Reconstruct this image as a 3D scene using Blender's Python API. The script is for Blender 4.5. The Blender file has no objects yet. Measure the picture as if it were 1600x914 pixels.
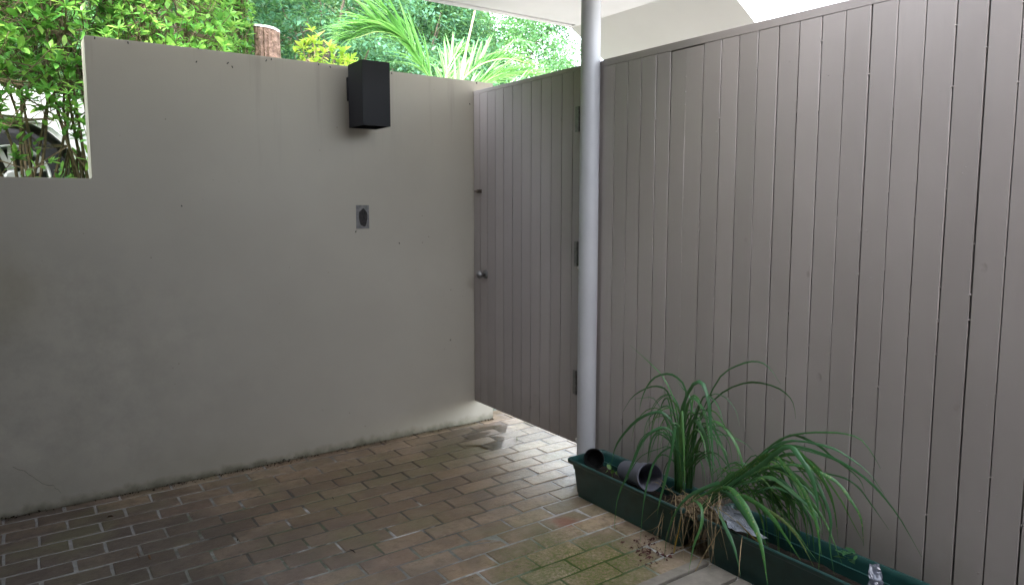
import bpy, bmesh, math, random
import numpy as np
from mathutils import Vector, Matrix, noise
SC = bpy.context.scene
COL = SC.collection
rnd = random.Random(7)
nr = np.random.RandomState(11)

# ------------------------------------------------------------------ camera
YAW, PIT, ROL = 0.6125, 0.1002, 0.0010
FPX, CY, EYE = 1111.73, 432.11, 1.39
Fw = Vector((math.sin(YAW)*math.cos(PIT), math.cos(YAW)*math.cos(PIT), -math.sin(PIT)))
Rt = Vector((math.cos(YAW), -math.sin(YAW), 0))
Up = Rt.cross(Fw)
R2 = Rt*math.cos(ROL) + Up*math.sin(ROL)
U2 = Up*math.cos(ROL) - Rt*math.sin(ROL)
cam = bpy.data.objects.new('camera', bpy.data.cameras.new('camera'))
COL.objects.link(cam)
cam.matrix_world = Matrix.Translation((0, 0, EYE)) @ Matrix((R2, U2, -Fw)).transposed().to_4x4()
cam.data.sensor_width = 36
cam.data.lens = 36*FPX/1600
cam.data.shift_y = (CY-457)/1600
cam.data.clip_end = 600
SC.camera = cam

# ------------------------------------------------------------------ world, sun, exposure
SUNV = Vector((-0.75, -0.60, 0.86)).normalized()
el = math.asin(SUNV.z); az = math.atan2(SUNV.x, SUNV.y)
W = bpy.data.worlds.new('World'); SC.world = W; W.use_nodes = True
nt = W.node_tree; nt.nodes.clear()
wo = nt.nodes.new('ShaderNodeOutputWorld'); wb = nt.nodes.new('ShaderNodeBackground')
sky = nt.nodes.new('ShaderNodeTexSky'); sky.sky_type = 'NISHITA'; sky.sun_disc = False
sky.sun_elevation = el; sky.sun_rotation = az % (2*math.pi)
sky.dust_density = 2.0; sky.air_density = 1.0; sky.ozone_density = 1.5
hs = nt.nodes.new('ShaderNodeHueSaturation'); hs.inputs['Saturation'].default_value = 0.42
nt.links.new(sky.outputs[0], hs.inputs['Color']); nt.links.new(hs.outputs[0], wb.inputs[0])
wb.inputs[1].default_value = 0.15
nt.links.new(wb.outputs[0], wo.inputs[0])
sl = bpy.data.lights.new('sun', 'SUN'); sl.energy = 1.0; sl.angle = math.radians(18); sl.color = (1, .96, .9)
sun = bpy.data.objects.new('sun', sl); COL.objects.link(sun)
sun.rotation_euler = SUNV.to_track_quat('Z', 'Y').to_euler()
SC.view_settings.view_transform = 'Standard'; SC.view_settings.look = 'None'
SC.view_settings.gamma = 1; SC.view_settings.exposure = 3.65
SC.cycles.max_bounces = 10; SC.cycles.diffuse_bounces = 7; SC.cycles.transparent_max_bounces = 12
SC.cycles.use_denoising = True

# ------------------------------------------------------------------ helpers
DX, DY = 2.3605, 3.780        # fence plane, garden wall plane
HW, HF, ZN, GB = 2.144, 2.080, 1.508, 0.149

def ray(u, v): return Fw + R2*((u-800)/FPX) + U2*((CY-v)/FPX)
def atx(u, v, x):
    r = ray(u, v); t = x/r.x; return Vector((x, r.y*t, EYE+r.z*t))
def aty(u, v, y):
    r = ray(u, v); t = y/r.y; return Vector((r.x*t, y, EYE+r.z*t))
def atz(u, v, z):
    r = ray(u, v); t = (z-EYE)/r.z; return Vector((r.x*t, r.y*t, z))
def px(p):
    d = Vector(p)-Vector((0, 0, EYE)); k = d.dot(Fw)
    return 800+FPX*d.dot(R2)/k, CY-FPX*d.dot(U2)/k, k

def tag(o, label=None, cat=None, group=None, kind=None):
    if label: o['label'] = label
    if cat: o['category'] = cat
    if group: o['group'] = group
    if kind: o['kind'] = kind
    return o
def empty(name, loc=(0, 0, 0), label=None, cat=None, group=None, rz=0):
    o = bpy.data.objects.new(name, None); COL.objects.link(o)
    o.location = loc; o.rotation_euler = (0, 0, rz); o.empty_display_size = .1
    return tag(o, label, cat, group)
def link(name, me, m, parent=None, local=False):
    """local: the mesh is in its parent's coordinates, else in world coordinates"""
    o = bpy.data.objects.new(name, me); COL.objects.link(o)
    if m and not me.materials: me.materials.append(m)
    if parent:
        o.parent = parent
        if not local:
            mw = Matrix.Identity(4); q = parent
            while q: mw = q.matrix_parent_inverse @ q.matrix_basis @ mw; q = q.parent
            o.matrix_parent_inverse = mw.inverted()
    return o
def mesh(vs, fs, smooth=False):
    me = bpy.data.meshes.new('m'); me.from_pydata([tuple(v) for v in vs], [], fs)
    if smooth: me.polygons.foreach_set('use_smooth', [True]*len(me.polygons))
    me.update(); return me
def bigmesh(V, Fc, rv=None, smooth=False):
    """V (n,3), Fc (m,k) arrays; rv per-vertex random number"""
    me = bpy.data.meshes.new('m'); n, (m, k) = len(V), Fc.shape
    me.vertices.add(n); me.vertices.foreach_set('co', V.astype('f').ravel())
    me.loops.add(m*k); me.loops.foreach_set('vertex_index', Fc.astype('i').ravel())
    me.polygons.add(m); me.polygons.foreach_set('loop_start', np.arange(0, m*k, k, dtype='i'))
    me.polygons.foreach_set('loop_total', np.full(m, k, 'i'))
    if smooth: me.polygons.foreach_set('use_smooth', np.ones(m, bool))
    me.update(calc_edges=True)
    if rv is not None:
        a = me.attributes.new('rnd', 'FLOAT', 'POINT'); a.data.foreach_set('value', rv.astype('f'))
    return me
class MB:
    def __init__(s): s.v = []; s.f = []
    def add(s, vs, fs):
        n = len(s.v); s.v += [Vector(v) for v in vs]; s.f += [tuple(i+n for i in f) for f in fs]; return s
    def box(s, a, b, bev=0.0):
        x0, y0, z0 = a; x1, y1, z1 = b
        if bev <= 0:
            return s.add([(x0,y0,z0),(x1,y0,z0),(x1,y1,z0),(x0,y1,z0),(x0,y0,z1),(x1,y0,z1),(x1,y1,z1),(x0,y1,z1)],
                         [(0,3,2,1),(4,5,6,7),(0,1,5,4),(1,2,6,5),(2,3,7,6),(3,0,4,7)])
        bm = bmesh.new(); bmesh.ops.create_cube(bm, size=1)
        for q in bm.verts: q.co = Vector(((x0+x1)/2+q.co.x*(x1-x0), (y0+y1)/2+q.co.y*(y1-y0), (z0+z1)/2+q.co.z*(z1-z0)))
        bmesh.ops.bevel(bm, geom=bm.edges[:], offset=bev, segments=1, affect='EDGES')
        bm.verts.index_update()
        s.add([q.co.copy() for q in bm.verts], [[q.index for q in f.verts] for f in bm.faces]); bm.free(); return s
    def tube(s, pts, rad, n=6, cap=True):
        pts = [Vector(p) for p in pts]; rs = rad if hasattr(rad, '__len__') else [rad]*len(pts)
        k = len(s.v); prev = None
        for i, p in enumerate(pts):
            t = (pts[min(i+1, len(pts)-1)]-pts[max(i-1, 0)]).normalized()
            a = prev if prev else (Vector((0, 0, 1)) if abs(t.z) < .9 else Vector((1, 0, 0)))
            a = (a-t*a.dot(t)).normalized(); prev = a; b = t.cross(a)
            for j in range(n):
                w = 2*math.pi*j/n; s.v.append(p+(a*math.cos(w)+b*math.sin(w))*rs[i])
        for i in range(len(pts)-1):
            for j in range(n):
                j2 = (j+1) % n
                s.f.append((k+i*n+j, k+i*n+j2, k+(i+1)*n+j2, k+(i+1)*n+j))
        if cap:
            s.f.append(tuple(k+j for j in range(n))[::-1]); s.f.append(tuple(k+(len(pts)-1)*n+j for j in range(n)))
        return s
    def lathe(s, prof, axis_o, axis_d, n=24):
        d = Vector(axis_d).normalized(); a = Vector((0, 0, 1)) if abs(d.z) < .9 else Vector((1, 0, 0))
        a = (a-d*a.dot(d)).normalized(); b = d.cross(a); k = len(s.v); o = Vector(axis_o)
        for r, h in prof:
            for j in range(n):
                w = 2*math.pi*j/n; s.v.append(o+d*h+(a*math.cos(w)+b*math.sin(w))*r)
        for i in range(len(prof)-1):
            for j in range(n):
                j2 = (j+1) % n; s.f.append((k+i*n+j, k+i*n+j2, k+(i+1)*n+j2, k+(i+1)*n+j))
        return s
    def build(s, name, m, parent=None, smooth=False):
        me = mesh(s.v, s.f, smooth)
        return link(name, me, m, parent)
def autosmooth(o, ang=35):
    me = o.data; me.polygons.foreach_set('use_smooth', [True]*len(me.polygons))
    bm = bmesh.new(); bm.from_mesh(me)
    for e in bm.edges:
        if len(e.link_faces) == 2 and e.calc_face_angle(0) > math.radians(ang): e.smooth = False
    bm.to_mesh(me); bm.free(); return o

# ------------------------------------------------------------------ materials
class M:
    def __init__(s, name, rough=.6, spec=.5):
        s.m = bpy.data.materials.new(name); s.m.use_nodes = True; s.t = s.m.node_tree
        s.b = s.t.nodes['Principled BSDF']; s.out = s.t.nodes['Material Output']
        s.b.inputs['Roughness'].default_value = rough; s.b.inputs['Specular IOR Level'].default_value = spec
        s.P = None
    def n(s, typ, **k):
        q = s.t.nodes.new('ShaderNode'+typ)
        for a, b in k.items():
            if hasattr(q, a): setattr(q, a, b)
            else: q.inputs[a].default_value = b
        return q
    def l(s, a, b): s.t.links.new(a, b)
    def pos(s):
        if not s.P: s.P = s.n('NewGeometry').outputs['Position']
        return s.P
    def scaled(s, sc):
        q = s.n('Mapping'); q.inputs['Scale'].default_value = sc; s.l(s.pos(), q.inputs['Vector']); return q.outputs[0]
    def noise(s, scale, detail=4, rough=.55, vec=None, dist=0):
        q = s.n('TexNoise'); q.inputs['Scale'].default_value = scale; q.inputs['Detail'].default_value = detail
        q.inputs['Roughness'].default_value = rough; q.inputs['Distortion'].default_value = dist
        s.l(vec or s.pos(), q.inputs['Vector']); return q.outputs['Fac']
    def ramp(s, fac, stops):
        q = s.n('ValToRGB'); e = q.color_ramp.elements
        while len(e) < len(stops): e.new(.5)
        for a, (p, c) in zip(e, stops):
            a.position = p; a.color = (c, c, c, 1) if not hasattr(c, '__len__') else (*c, 1)
        s.l(fac, q.inputs[0]); return q.outputs[0]
    def mix(s, fac, a, b, mode='MIX'):
        q = s.n('Mix', data_type='RGBA', blend_type=mode)
        for sock, v in ((q.inputs[0], fac), (q.inputs[6], a), (q.inputs[7], b)):
            if hasattr(v, 'node'): s.l(v, sock)
            elif isinstance(v, (int, float)): sock.default_value = v
            else: sock.default_value = (*v, 1) if len(v) == 3 else v
        return q.outputs[2]
    def math(s, op, a, b=0.0, clamp=False):
        q = s.n('Math', operation=op); q.use_clamp = clamp
        for sock, v in ((q.inputs[0], a), (q.inputs[1], b)):
            if hasattr(v, 'node'): s.l(v, sock)
            else: sock.default_value = v
        return q.outputs[0]
    def xyz(s):
        q = s.n('SeparateXYZ'); s.l(s.pos(), q.inputs[0]); return q.outputs
    def mask(s, val, lo, hi):
        q = s.n('MapRange'); q.interpolation_type = 'SMOOTHSTEP'
        q.inputs['From Min'].default_value = lo; q.inputs['From Max'].default_value = hi
        s.l(val, q.inputs[0]); return q.outputs[0]
    def near(s, c, r0, r1, nz=0.0, nscale=6):
        """1 inside r0 of the point c, 0 outside r1; edge broken up by noise"""
        q = s.n('VectorMath', operation='DISTANCE'); s.l(s.pos(), q.inputs[0]); q.inputs[1].default_value = c
        d = q.outputs['Value']
        if nz: d = s.math('ADD', d, s.math('MULTIPLY', s.math('SUBTRACT', s.noise(nscale), .5), nz*2))
        return s.mask(d, r1, r0)
    def col(s, c):
        if hasattr(c, 'node'): s.l(c, s.b.inputs['Base Color'])
        else: s.b.inputs['Base Color'].default_value = (*c, 1)
        return s
    def rgh(s, v): s.l(v, s.b.inputs['Roughness']); return s
    def bump(s, h, strength=.3, dist=.01):
        q = s.n('Bump'); q.inputs['Strength'].default_value = strength; q.inputs['Distance'].default_value = dist
        s.l(h, q.inputs['Height']); s.l(q.outputs[0], s.b.inputs['Normal']); return s
    def rand(s):
        a = s.n('Attribute', attribute_name='rnd'); o = s.n('ObjectInfo')
        return s.math('FRACT', s.math('ADD', a.outputs['Fac'], o.outputs['Random']))

def simple(name, c, rough=.6, spec=.5, var=.12, sc=30, bump=.15, bd=.002, metal=0):
    m = M(name, rough, spec); f = m.noise(sc)
    m.col(m.ramp(f, [(.25, tuple(x*(1-var) for x in c)), (.75, tuple(x*(1+var) for x in c))]))
    if bump: m.bump(f, bump, bd)
    m.b.inputs['Metallic'].default_value = metal
    return m.m

def wall_paint():
    m = M('painted render', .62, .3)
    big = m.noise(1.3, 5); mid = m.noise(9, 5)
    base = m.ramp(big, [(.3, (.362, .330, .272)), (.7, (.404, .371, .306))])
    base = m.mix(m.math('MULTIPLY', m.ramp(mid, [(.35, 0.), (.8, 1.)]), .12), base, (.34, .32, .28))
    z = m.xyz()[2]
    # dirt line creeping up from the paving, green where it stays damp
    edge = m.math('ADD', z, m.math('MULTIPLY', m.noise(14, 6), -.10))
    d1 = m.mask(edge, .005, -.055)
    base = m.mix(d1, base, m.mix(m.noise(5), (.07, .06, .045), (.11, .11, .06)))
    edge2 = m.math('ADD', z, m.math('MULTIPLY', m.noise(3.2, 5), -.5))
    base = m.mix(m.math('MULTIPLY', m.mask(edge2, .02, -.26), .30), base, (.24, .22, .16))
    # little stains and specks
    v = m.n('TexVoronoi'); v.inputs['Scale'].default_value = 16; m.l(m.pos(), v.inputs['Vector'])
    sp = m.math('MULTIPLY', m.mask(v.outputs['Distance'], .07, .03), m.ramp(m.noise(2.1), [(.52, 0.), (.62, 1.)]))
    base = m.mix(m.math('MULTIPLY', sp, .7), base, (.10, .085, .06))
    st = m.near((-.75+.68, DY, 1.0), .02, .30, .14, 5)
    base = m.mix(m.math('MULTIPLY', st, .35), base, (.30, .26, .17))
    bl = m.math('MULTIPLY', m.near((.15, DY, .55), .25, .95, .45, 2.2), m.ramp(m.noise(4.5, 7, .7), [(.40, 0.), (.62, 1.)]))  # mould blotches low on the left, doubling as painted shade
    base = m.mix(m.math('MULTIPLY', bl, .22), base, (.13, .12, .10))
    m.col(base)
    # rain streaks running down from the coping, and scuffs
    stv = m.scaled((9, 1, .5)); streak = m.math('MULTIPLY', m.ramp(m.noise(1.5, 5, .6, vec=stv), [(.55, 0.), (.72, 1.)]), m.mask(m.math('ADD', z, m.math('MULTIPLY', m.noise(2.5), .8)), 1.9, 2.55))
    base = m.mix(m.math('MULTIPLY', streak, .45), base, (.20, .185, .15)); m.col(base)
    patch = m.ramp(m.noise(3.1, 6, .65), [(.48, 0.), (.60, 1.)])
    h = m.math('ADD', m.noise(3.5, 5, .5), m.math('MULTIPLY', m.noise(150, 4), .10))
    h = m.math('ADD', h, m.math('MULTIPLY', m.math('MULTIPLY', m.noise(28, 4, vec=m.scaled((1, 1, 2.2))), patch), .22))
    m.bump(h, .30, .006); return m.m

def board_paint():
    m = M('taupe board paint', .42, .45)
    o = m.n('ObjectInfo').outputs['Random']
    grain = m.noise(14, 6, vec=m.scaled((1, 1, .05))); fine = m.noise(60, 5, vec=m.scaled((1, 1, .05)))
    c = m.ramp(m.noise(1.6, 5), [(.3, (.285, .254, .238)), (.7, (.325, .292, .275))])
    c = m.mix(m.math('MULTIPLY', m.math('SUBTRACT', o, .5), .16, ), c, (.42, .38, .36)) if False else c
    hsv = m.n('HueSaturation'); m.l(c, hsv.inputs['Color']); m.l(m.math('ADD', m.math('MULTIPLY', o, .14), .93), hsv.inputs['Value'])
    c = hsv.outputs[0]
    v = m.n('TexVoronoi'); v.inputs['Scale'].default_value = 7; m.l(m.scaled((1, 1, .7)), v.inputs['Vector'])
    knot = m.mask(v.outputs['Distance'], .10, .05); kn = m.math('MULTIPLY', knot, m.ramp(m.noise(6), [(.5, 0.), (.56, 1.)]))
    c = m.mix(m.math('MULTIPLY', kn, .4), c, (.15, .125, .115))
    dirt = m.math('MULTIPLY', m.mask(m.math('ADD', m.xyz()[2], m.math('MULTIPLY', m.noise(8), -.3)), .25, -.1), .4)
    c = m.mix(dirt, c, (.13, .115, .09)); m.col(c)
    h = m.math('ADD', m.math('ADD', m.math('MULTIPLY', grain, .8), m.math('MULTIPLY', fine, .35)), m.math('MULTIPLY', kn, -.6))
    m.bump(h, .45, .004)
    m.rgh(m.ramp(m.noise(5, 4), [(.3, .36), (.7, .52)])); return m.m

def brick_mat():
    m = M('clay paver', .55, .45)
    o = m.n('ObjectInfo').outputs['Random']; a = m.n('Attribute', attribute_name='rnd').outputs['Fac']
    r = m.math('FRACT', m.math('ADD', o, a))
    c = m.ramp(r, [(0, (.26, .175, .105)), (.22, (.32, .225, .14)), (.45, (.28, .20, .135)), (.62, (.36, .27, .18)), (.8, (.225, .145, .095)), (1, (.31, .235, .145))])
    hv = m.n('HueSaturation'); m.l(c, hv.inputs['Color']); m.l(m.math('ADD', m.math('MULTIPLY', m.math('FRACT', m.math('MULTIPLY', r, 7.3)), .62), .70), hv.inputs['Value']); c = hv.outputs[0]
    f = m.noise(22, 7, .7); c = m.mix(m.ramp(f, [(.34, .8), (.56, 0.)]), c, (.12, .08, .05)); c = m.mix(m.ramp(m.noise(7, 6, .65), [(.50, 0.), (.66, .5)]), c, (.40, .30, .22))
    c = m.mix(m.ramp(m.noise(90, 3), [(.6, 0.), (.75, .5)]), c, (.42, .36, .29))
    # damp brown grime in the middle, deepened to paint shade; greyer near the viewer
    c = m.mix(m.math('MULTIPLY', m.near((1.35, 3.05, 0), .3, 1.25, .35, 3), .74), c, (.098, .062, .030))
    c = m.mix(m.math('MULTIPLY', m.near((.75, 2.45, 0), .1, .7, .3, 4), .35), c, (.19, .15, .135))
    # grime and painted shade darkening the bricks at the left, wet margin round the puddle
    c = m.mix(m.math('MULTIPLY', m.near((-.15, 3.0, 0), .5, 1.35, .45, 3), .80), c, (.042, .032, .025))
    c = m.mix(m.math('MULTIPLY', m.near((2.2, 3.48, 0), .16, .42, .12, 8), .6), c, (.075, .055, .032))
    # dark stains
    c = m.mix(m.math('MULTIPLY', m.ramp(m.noise(5.5, 6, .65), [(.52, 0.), (.68, 1.)]), .55), c, (.075, .055, .04))
    # moss
    ms = m.near((1.72, 1.98, 0), .05, .50, .22, 7); ms2 = m.near((2.0, 3.35, 0), .05, .34, .16, 7)
    fine = m.ramp(m.noise(70, 5, .8), [(.40, 0.), (.56, 1.)])
    c = m.mix(m.math('MULTIPLY', m.math('MULTIPLY', ms, fine), .92), c, (.085, .105, .010))
    c = m.mix(m.math('MULTIPLY', m.math('MULTIPLY', ms2, fine), .6), c, (.06, .065, .015))
    tint = m.ramp(m.noise(2.3, 4), [(.5, 0.), (.66, .4)]); c = m.mix(tint, c, (.13, .125, .055))
    # a rust coloured ring stain
    c = m.mix(m.math('MULTIPLY', m.near((1.93, 2.33, 0), .03, .07, .04, 25), .6), c, (.20, .06, .03))
    m.col(c)
    wet = m.near((2.45, 3.35, 0), .5, 1.35, .28, 4)
    ro = m.math('SUBTRACT', .62, m.math('MULTIPLY', wet, .38)); m.rgh(m.math('ADD', ro, m.math('MULTIPLY', m.noise(35), .12)))
    m.bump(m.math('ADD', m.noise(45, 6, .7), m.math('MULTIPLY', m.noise(160, 3), .4)), .8, .0045); return m.m

def mortar_mat():
    m = M('mortar', .8, .3)
    c = m.mix(m.math('MULTIPLY', m.near((-.15, 3.0, 0), .5, 1.35, .45, 3), .6), m.ramp(m.noise(30, 5), [(.3, (.28, .265, .245)), (.7, (.50, .485, .46))]), (.10, .09, .075))  # left joints darkened too, shade painted through the bricks' mask
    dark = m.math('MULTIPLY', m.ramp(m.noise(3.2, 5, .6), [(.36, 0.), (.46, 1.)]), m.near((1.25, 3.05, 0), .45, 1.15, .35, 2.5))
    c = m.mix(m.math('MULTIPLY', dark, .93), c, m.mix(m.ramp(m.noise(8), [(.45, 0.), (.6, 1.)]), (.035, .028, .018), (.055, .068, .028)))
    c = m.mix(m.near((1.72, 1.98, 0), .1, .5, .2, 7), c, (.045, .072, .012))
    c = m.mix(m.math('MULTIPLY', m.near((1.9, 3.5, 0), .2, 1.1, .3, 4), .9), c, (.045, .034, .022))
    m.col(c); m.bump(m.noise(80, 5), .6, .004); return m.m

def leaf_mat(name, c1, c2, c3, trans=.35, rough=.42, spots=None, veins=False):
    m = M(name, rough, .45); r = m.rand()
    c = m.ramp(r, [(0, c1), (.55, c2), (1, c3)])
    c = m.mix(m.ramp(m.noise(35, 3), [(.35, .25), (.65, 0.)]), c, tuple(x*.55 for x in c1))
    if spots: c = m.mix(m.ramp(m.noise(110, 4, .7), [(.56, 0.), (.66, .8)]), c, spots)
    m.col(c)
    t = m.n('BsdfTranslucent'); q = m.mix(.25, c, (.45, .75, .12)); m.l(q, t.inputs[0])
    mx = m.n('MixShader'); mx.inputs[0].default_value = trans
    m.l(m.b.outputs[0], mx.inputs[1]); m.l(t.outputs[0], mx.inputs[2]); m.l(mx.outputs[0], m.out.inputs[0])
    m.bump(m.noise(120, 3), .12, .001); return m.m

MT = dict(
    wall=wall_paint(), board=board_paint(), brick=brick_mat(), mortar=mortar_mat(),
    soffit=simple('soffit paint', (.81, .80, .78), .7, .3, .05, 3, .1, .004),
    cream=simple('cream slope paint', (.84, .83, .79), .65, .3, .04, 2.2, .1, .004),
    groove=simple('shaded groove', (.10, .085, .08), .9, .1),  # shade of the recess put into the drip groove's colour
    housewall=simple('house wall paint', (.06, .05, .042), .8, .3, .1, 3),  # near-black so the unseen walls and ceiling bounce little light
    upper=simple('pale outside paint', (.72, .71, .69), .8, .3, .08, 2),
    groovedark=simple('board gap shade', (.022, .018, .017), .9, .1),  # backing coloured near-black for the shade between boards
    post=simple('grey post paint', (.395, .395, .405), .42, .5, .05, 7, .12, .003),
    screw=simple('pale screw', (.62, .60, .56), .4),
    black=simple('black powder coat', (.0055, .0055, .007), .5, .18, .15, 200, .1, .0006),
    lampin=simple('lamp inside', (.02, .02, .02), .7),
    hinge=simple('worn steel', (.20, .195, .185), .45, .5, .3, 60, .2, .001, .7),
    knob=simple('brushed steel knob', (.20, .195, .19), .42, .5, .2, 50, .05, .001, .8),
    latch=simple('rusty latch', (.07, .05, .035), .6, .4, .4, 60),
    dark=simple('dark gap', (.02, .018, .016), .9, .1),
    plate=simple('cement grey plate', (.17, .165, .16), .75, .3, .35, 55, .5, .003),
    platedark=simple('soot dark hole', (.035, .032, .03), .9, .2, .6, 60, .6, .004),
    tub=simple('green plastic tub', (.012, .052, .047), .36, .5, .2, 22, .15, .0015),
    soil=simple('dark wet soil', (.020, .014, .009), .9, .3, .5, 60, .9, .012),
    rootm=simple('dead roots', (.11, .08, .048), .9, .2, .5, 90, .9, .008),
    blackpot=simple('black pot plastic', (.006, .006, .006), .5, .4, .2, 20),
    greypot=simple('grey pot plastic', (.155, .155, .19), .42, .5, .12, 25, .1, .001),
    foil=simple('pale crumpled sheet', (.25, .265, .30), .35, .5, .15, 20, .2, .003),
    film=simple('clear grey film', (.10, .105, .13), .12, .8, .4, 30, .4, .004),
    timber=simple('weathered timber', (.215, .19, .155), .75, .3, .2, 25, .5, .003),
    bark=simple('reddish bark', (.21, .135, .10), .9, .2, .6, 26, 1., .03),
    cut=simple('bleached cut wood', (.62, .56, .54), .8, .3, .15, 30, .5, .006),
    twig=simple('twig', (.13, .10, .06), .85, .2, .3, 40),
    trunk=simple('grey trunk', (.12, .10, .075), .9, .2, .4, 12, .9, .02),
    stake=simple('bamboo stake', (.34, .31, .17), .5, .4, .1, 12),
    car=simple('white car paint', (.80, .81, .83), .18, .6, .01, 3, 0),
    tyre=simple('tyre rubber', (.022, .022, .026), .75, .3, .2, 60),
    rim=simple('silver alloy', (.55, .56, .58), .3, .5, .05, 20, 0, 0, .6),
    glass=simple('dark car glass', (.02, .025, .03), .05, .8, .05, 5, 0),
    lamp=simple('headlamp lens', (.6, .62, .65), .08, .8, .05, 5, 0),
    plasticb=simple('black trim', (.02, .02, .02), .5),
    deadleaf=simple('dead leaf', (.10, .055, .03), .8, .2, .5, 30),
    redleaf=simple('reddish litter', (.075, .032, .026), .8, .2, .4, 40),
    litter=simple('dirt', (.022, .016, .010), .95, .1, .5, 50, .8, .01),
    straw=simple('dry straw', (.30, .225, .12), .7, .3, .35, 45),
    yellow=simple('yellowed blade', (.30, .20, .035), .6, .3, .3, 40),
    bug=simple('dark insect', (.02, .017, .014), .7),
    mossm=simple('moss tufts', (.045, .06, .012), .95, .1, .4, 60),
    earth=None,
    blade=leaf_mat('grass blade', (.030, .105, .038), (.048, .155, .060), (.10, .23, .06), .22, .38),
    blades=leaf_mat('speckled blade', (.045, .15, .040), (.06, .20, .045), (.10, .25, .055), .22, .38, (.30, .34, .10)),
    bladey=leaf_mat('pale blade', (.10, .15, .04), (.15, .19, .06), (.20, .22, .09), .22, .4, (.35, .36, .18)),
    seedling=leaf_mat('seedling leaf', (.07, .16, .03), (.10, .20, .04), (.12, .24, .05), .3),
    hedge=leaf_mat('hedge leaf', (.07, .24, .045), (.16, .40, .08), (.36, .56, .12), .45, .34),
    hedgey=leaf_mat('yellow green leaf', (.24, .40, .05), (.36, .50, .07), (.52, .52, .09), .45, .38),
    palm=leaf_mat('palm leaflet', (.10, .30, .07), (.16, .40, .11), (.28, .50, .20), .38, .34),
    rachis=simple('palm rachis', (.36, .44, .16), .5, .4, .1, 20),
    t1=leaf_mat('blue green foliage', (.025, .095, .05), (.05, .16, .085), (.11, .26, .14), .3, .5),
    t2=leaf_mat('fresh foliage', (.045, .15, .06), (.08, .23, .09), (.17, .35, .14), .3, .5),
    t3=leaf_mat('deep foliage', (.02, .075, .035), (.035, .11, .05), (.07, .17, .07), .3, .5),
)
def earth_mat():
    m = M('leafy earth', .95, .1)
    c = m.ramp(m.noise(2.2, 8, .7), [(.3, (.03, .04, .02)), (.5, (.04, .075, .03)), (.7, (.06, .055, .035))])
    # the drive behind the raised bed and the lane outside the gate are paler
    x, y, z = m.xyz()
    lane = m.math('MULTIPLY', m.mask(x, 2.5, 2.8), m.mask(y, 9.5, 8.5))
    c = m.mix(lane, c, m.ramp(m.noise(3), [(.3, (.48, .465, .43)), (.7, (.58, .56, .53))]))
    m.col(c); m.bump(m.noise(12, 8, .7), .8, .05); return m.m
MT['earth'] = earth_mat()
def water_mat():
    m = M('puddle water'); m.t.nodes.remove(m.b)
    g = m.n('BsdfGlossy'); g.inputs['Roughness'].default_value = .02; tr = m.n('BsdfTransparent'); tr.inputs[0].default_value = (.92, .87, .76, 1)
    fr = m.n('Fresnel'); fr.inputs['IOR'].default_value = 1.33
    bp = m.n('Bump'); bp.inputs['Strength'].default_value = .05; bp.inputs['Distance'].default_value = .002
    m.l(m.noise(9, 2), bp.inputs['Height']); m.l(bp.outputs[0], g.inputs['Normal']); m.l(bp.outputs[0], fr.inputs['Normal'])
    mx = m.n('MixShader'); m.l(fr.outputs[0], mx.inputs[0]); m.l(tr.outputs[0], mx.inputs[1]); m.l(g.outputs[0], mx.inputs[2])
    m.l(mx.outputs[0], m.out.inputs[0]); return m.m
MT['water'] = water_mat()

# ------------------------------------------------------------------ ground
def sstep(x, a, b):
    t = min(1, max(0, (x-a)/(b-a))); return t*t*(3-2*t)
def ground_z(x, y):
    lane = sstep(x, 2.35, 2.9)
    z = -.03
    bank = 1.27*(1-lane)
    if y > 3.9: z = -.03 + bank*sstep(y, 3.93, 4.0)
    hill = max(0, y-13.5)*.85*(1-sstep(x-.66*y, -3.0, .5))
    if y > 3.9: z += min(hill, 30) + (.10*noise.noise(Vector((x*.5, y*.5, 0))) if y > 8.5 else 0)
    return z
xs = sorted(set([-300, -120, -60, -40, -30, -25, -20] + [round(-16+i*.8, 3) for i in range(52)] + [2.2, 2.35, 2.5, 2.65, 2.8, 2.95, 30, 40, 60, 120, 300]))
ys = sorted(set([-300, -100, -40, -20, -10, -5, 0, 2, 3.5, 3.9, 3.93, 3.965, 4.0, 4.1] + [round(4.5+i*.7, 3) for i in range(50)] + [44, 52, 62, 80, 140, 300]))
gv = [(x, y, ground_z(x, y)) for y in ys for x in xs]; nx = len(xs)
gf = [(j*nx+i, j*nx+i+1, (j+1)*nx+i+1, (j+1)*nx+i) for j in range(len(ys)-1) for i in range(nx-1)]
tag(link('ground', mesh(gv, gf, True), MT['earth']), kind='structure')

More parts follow.
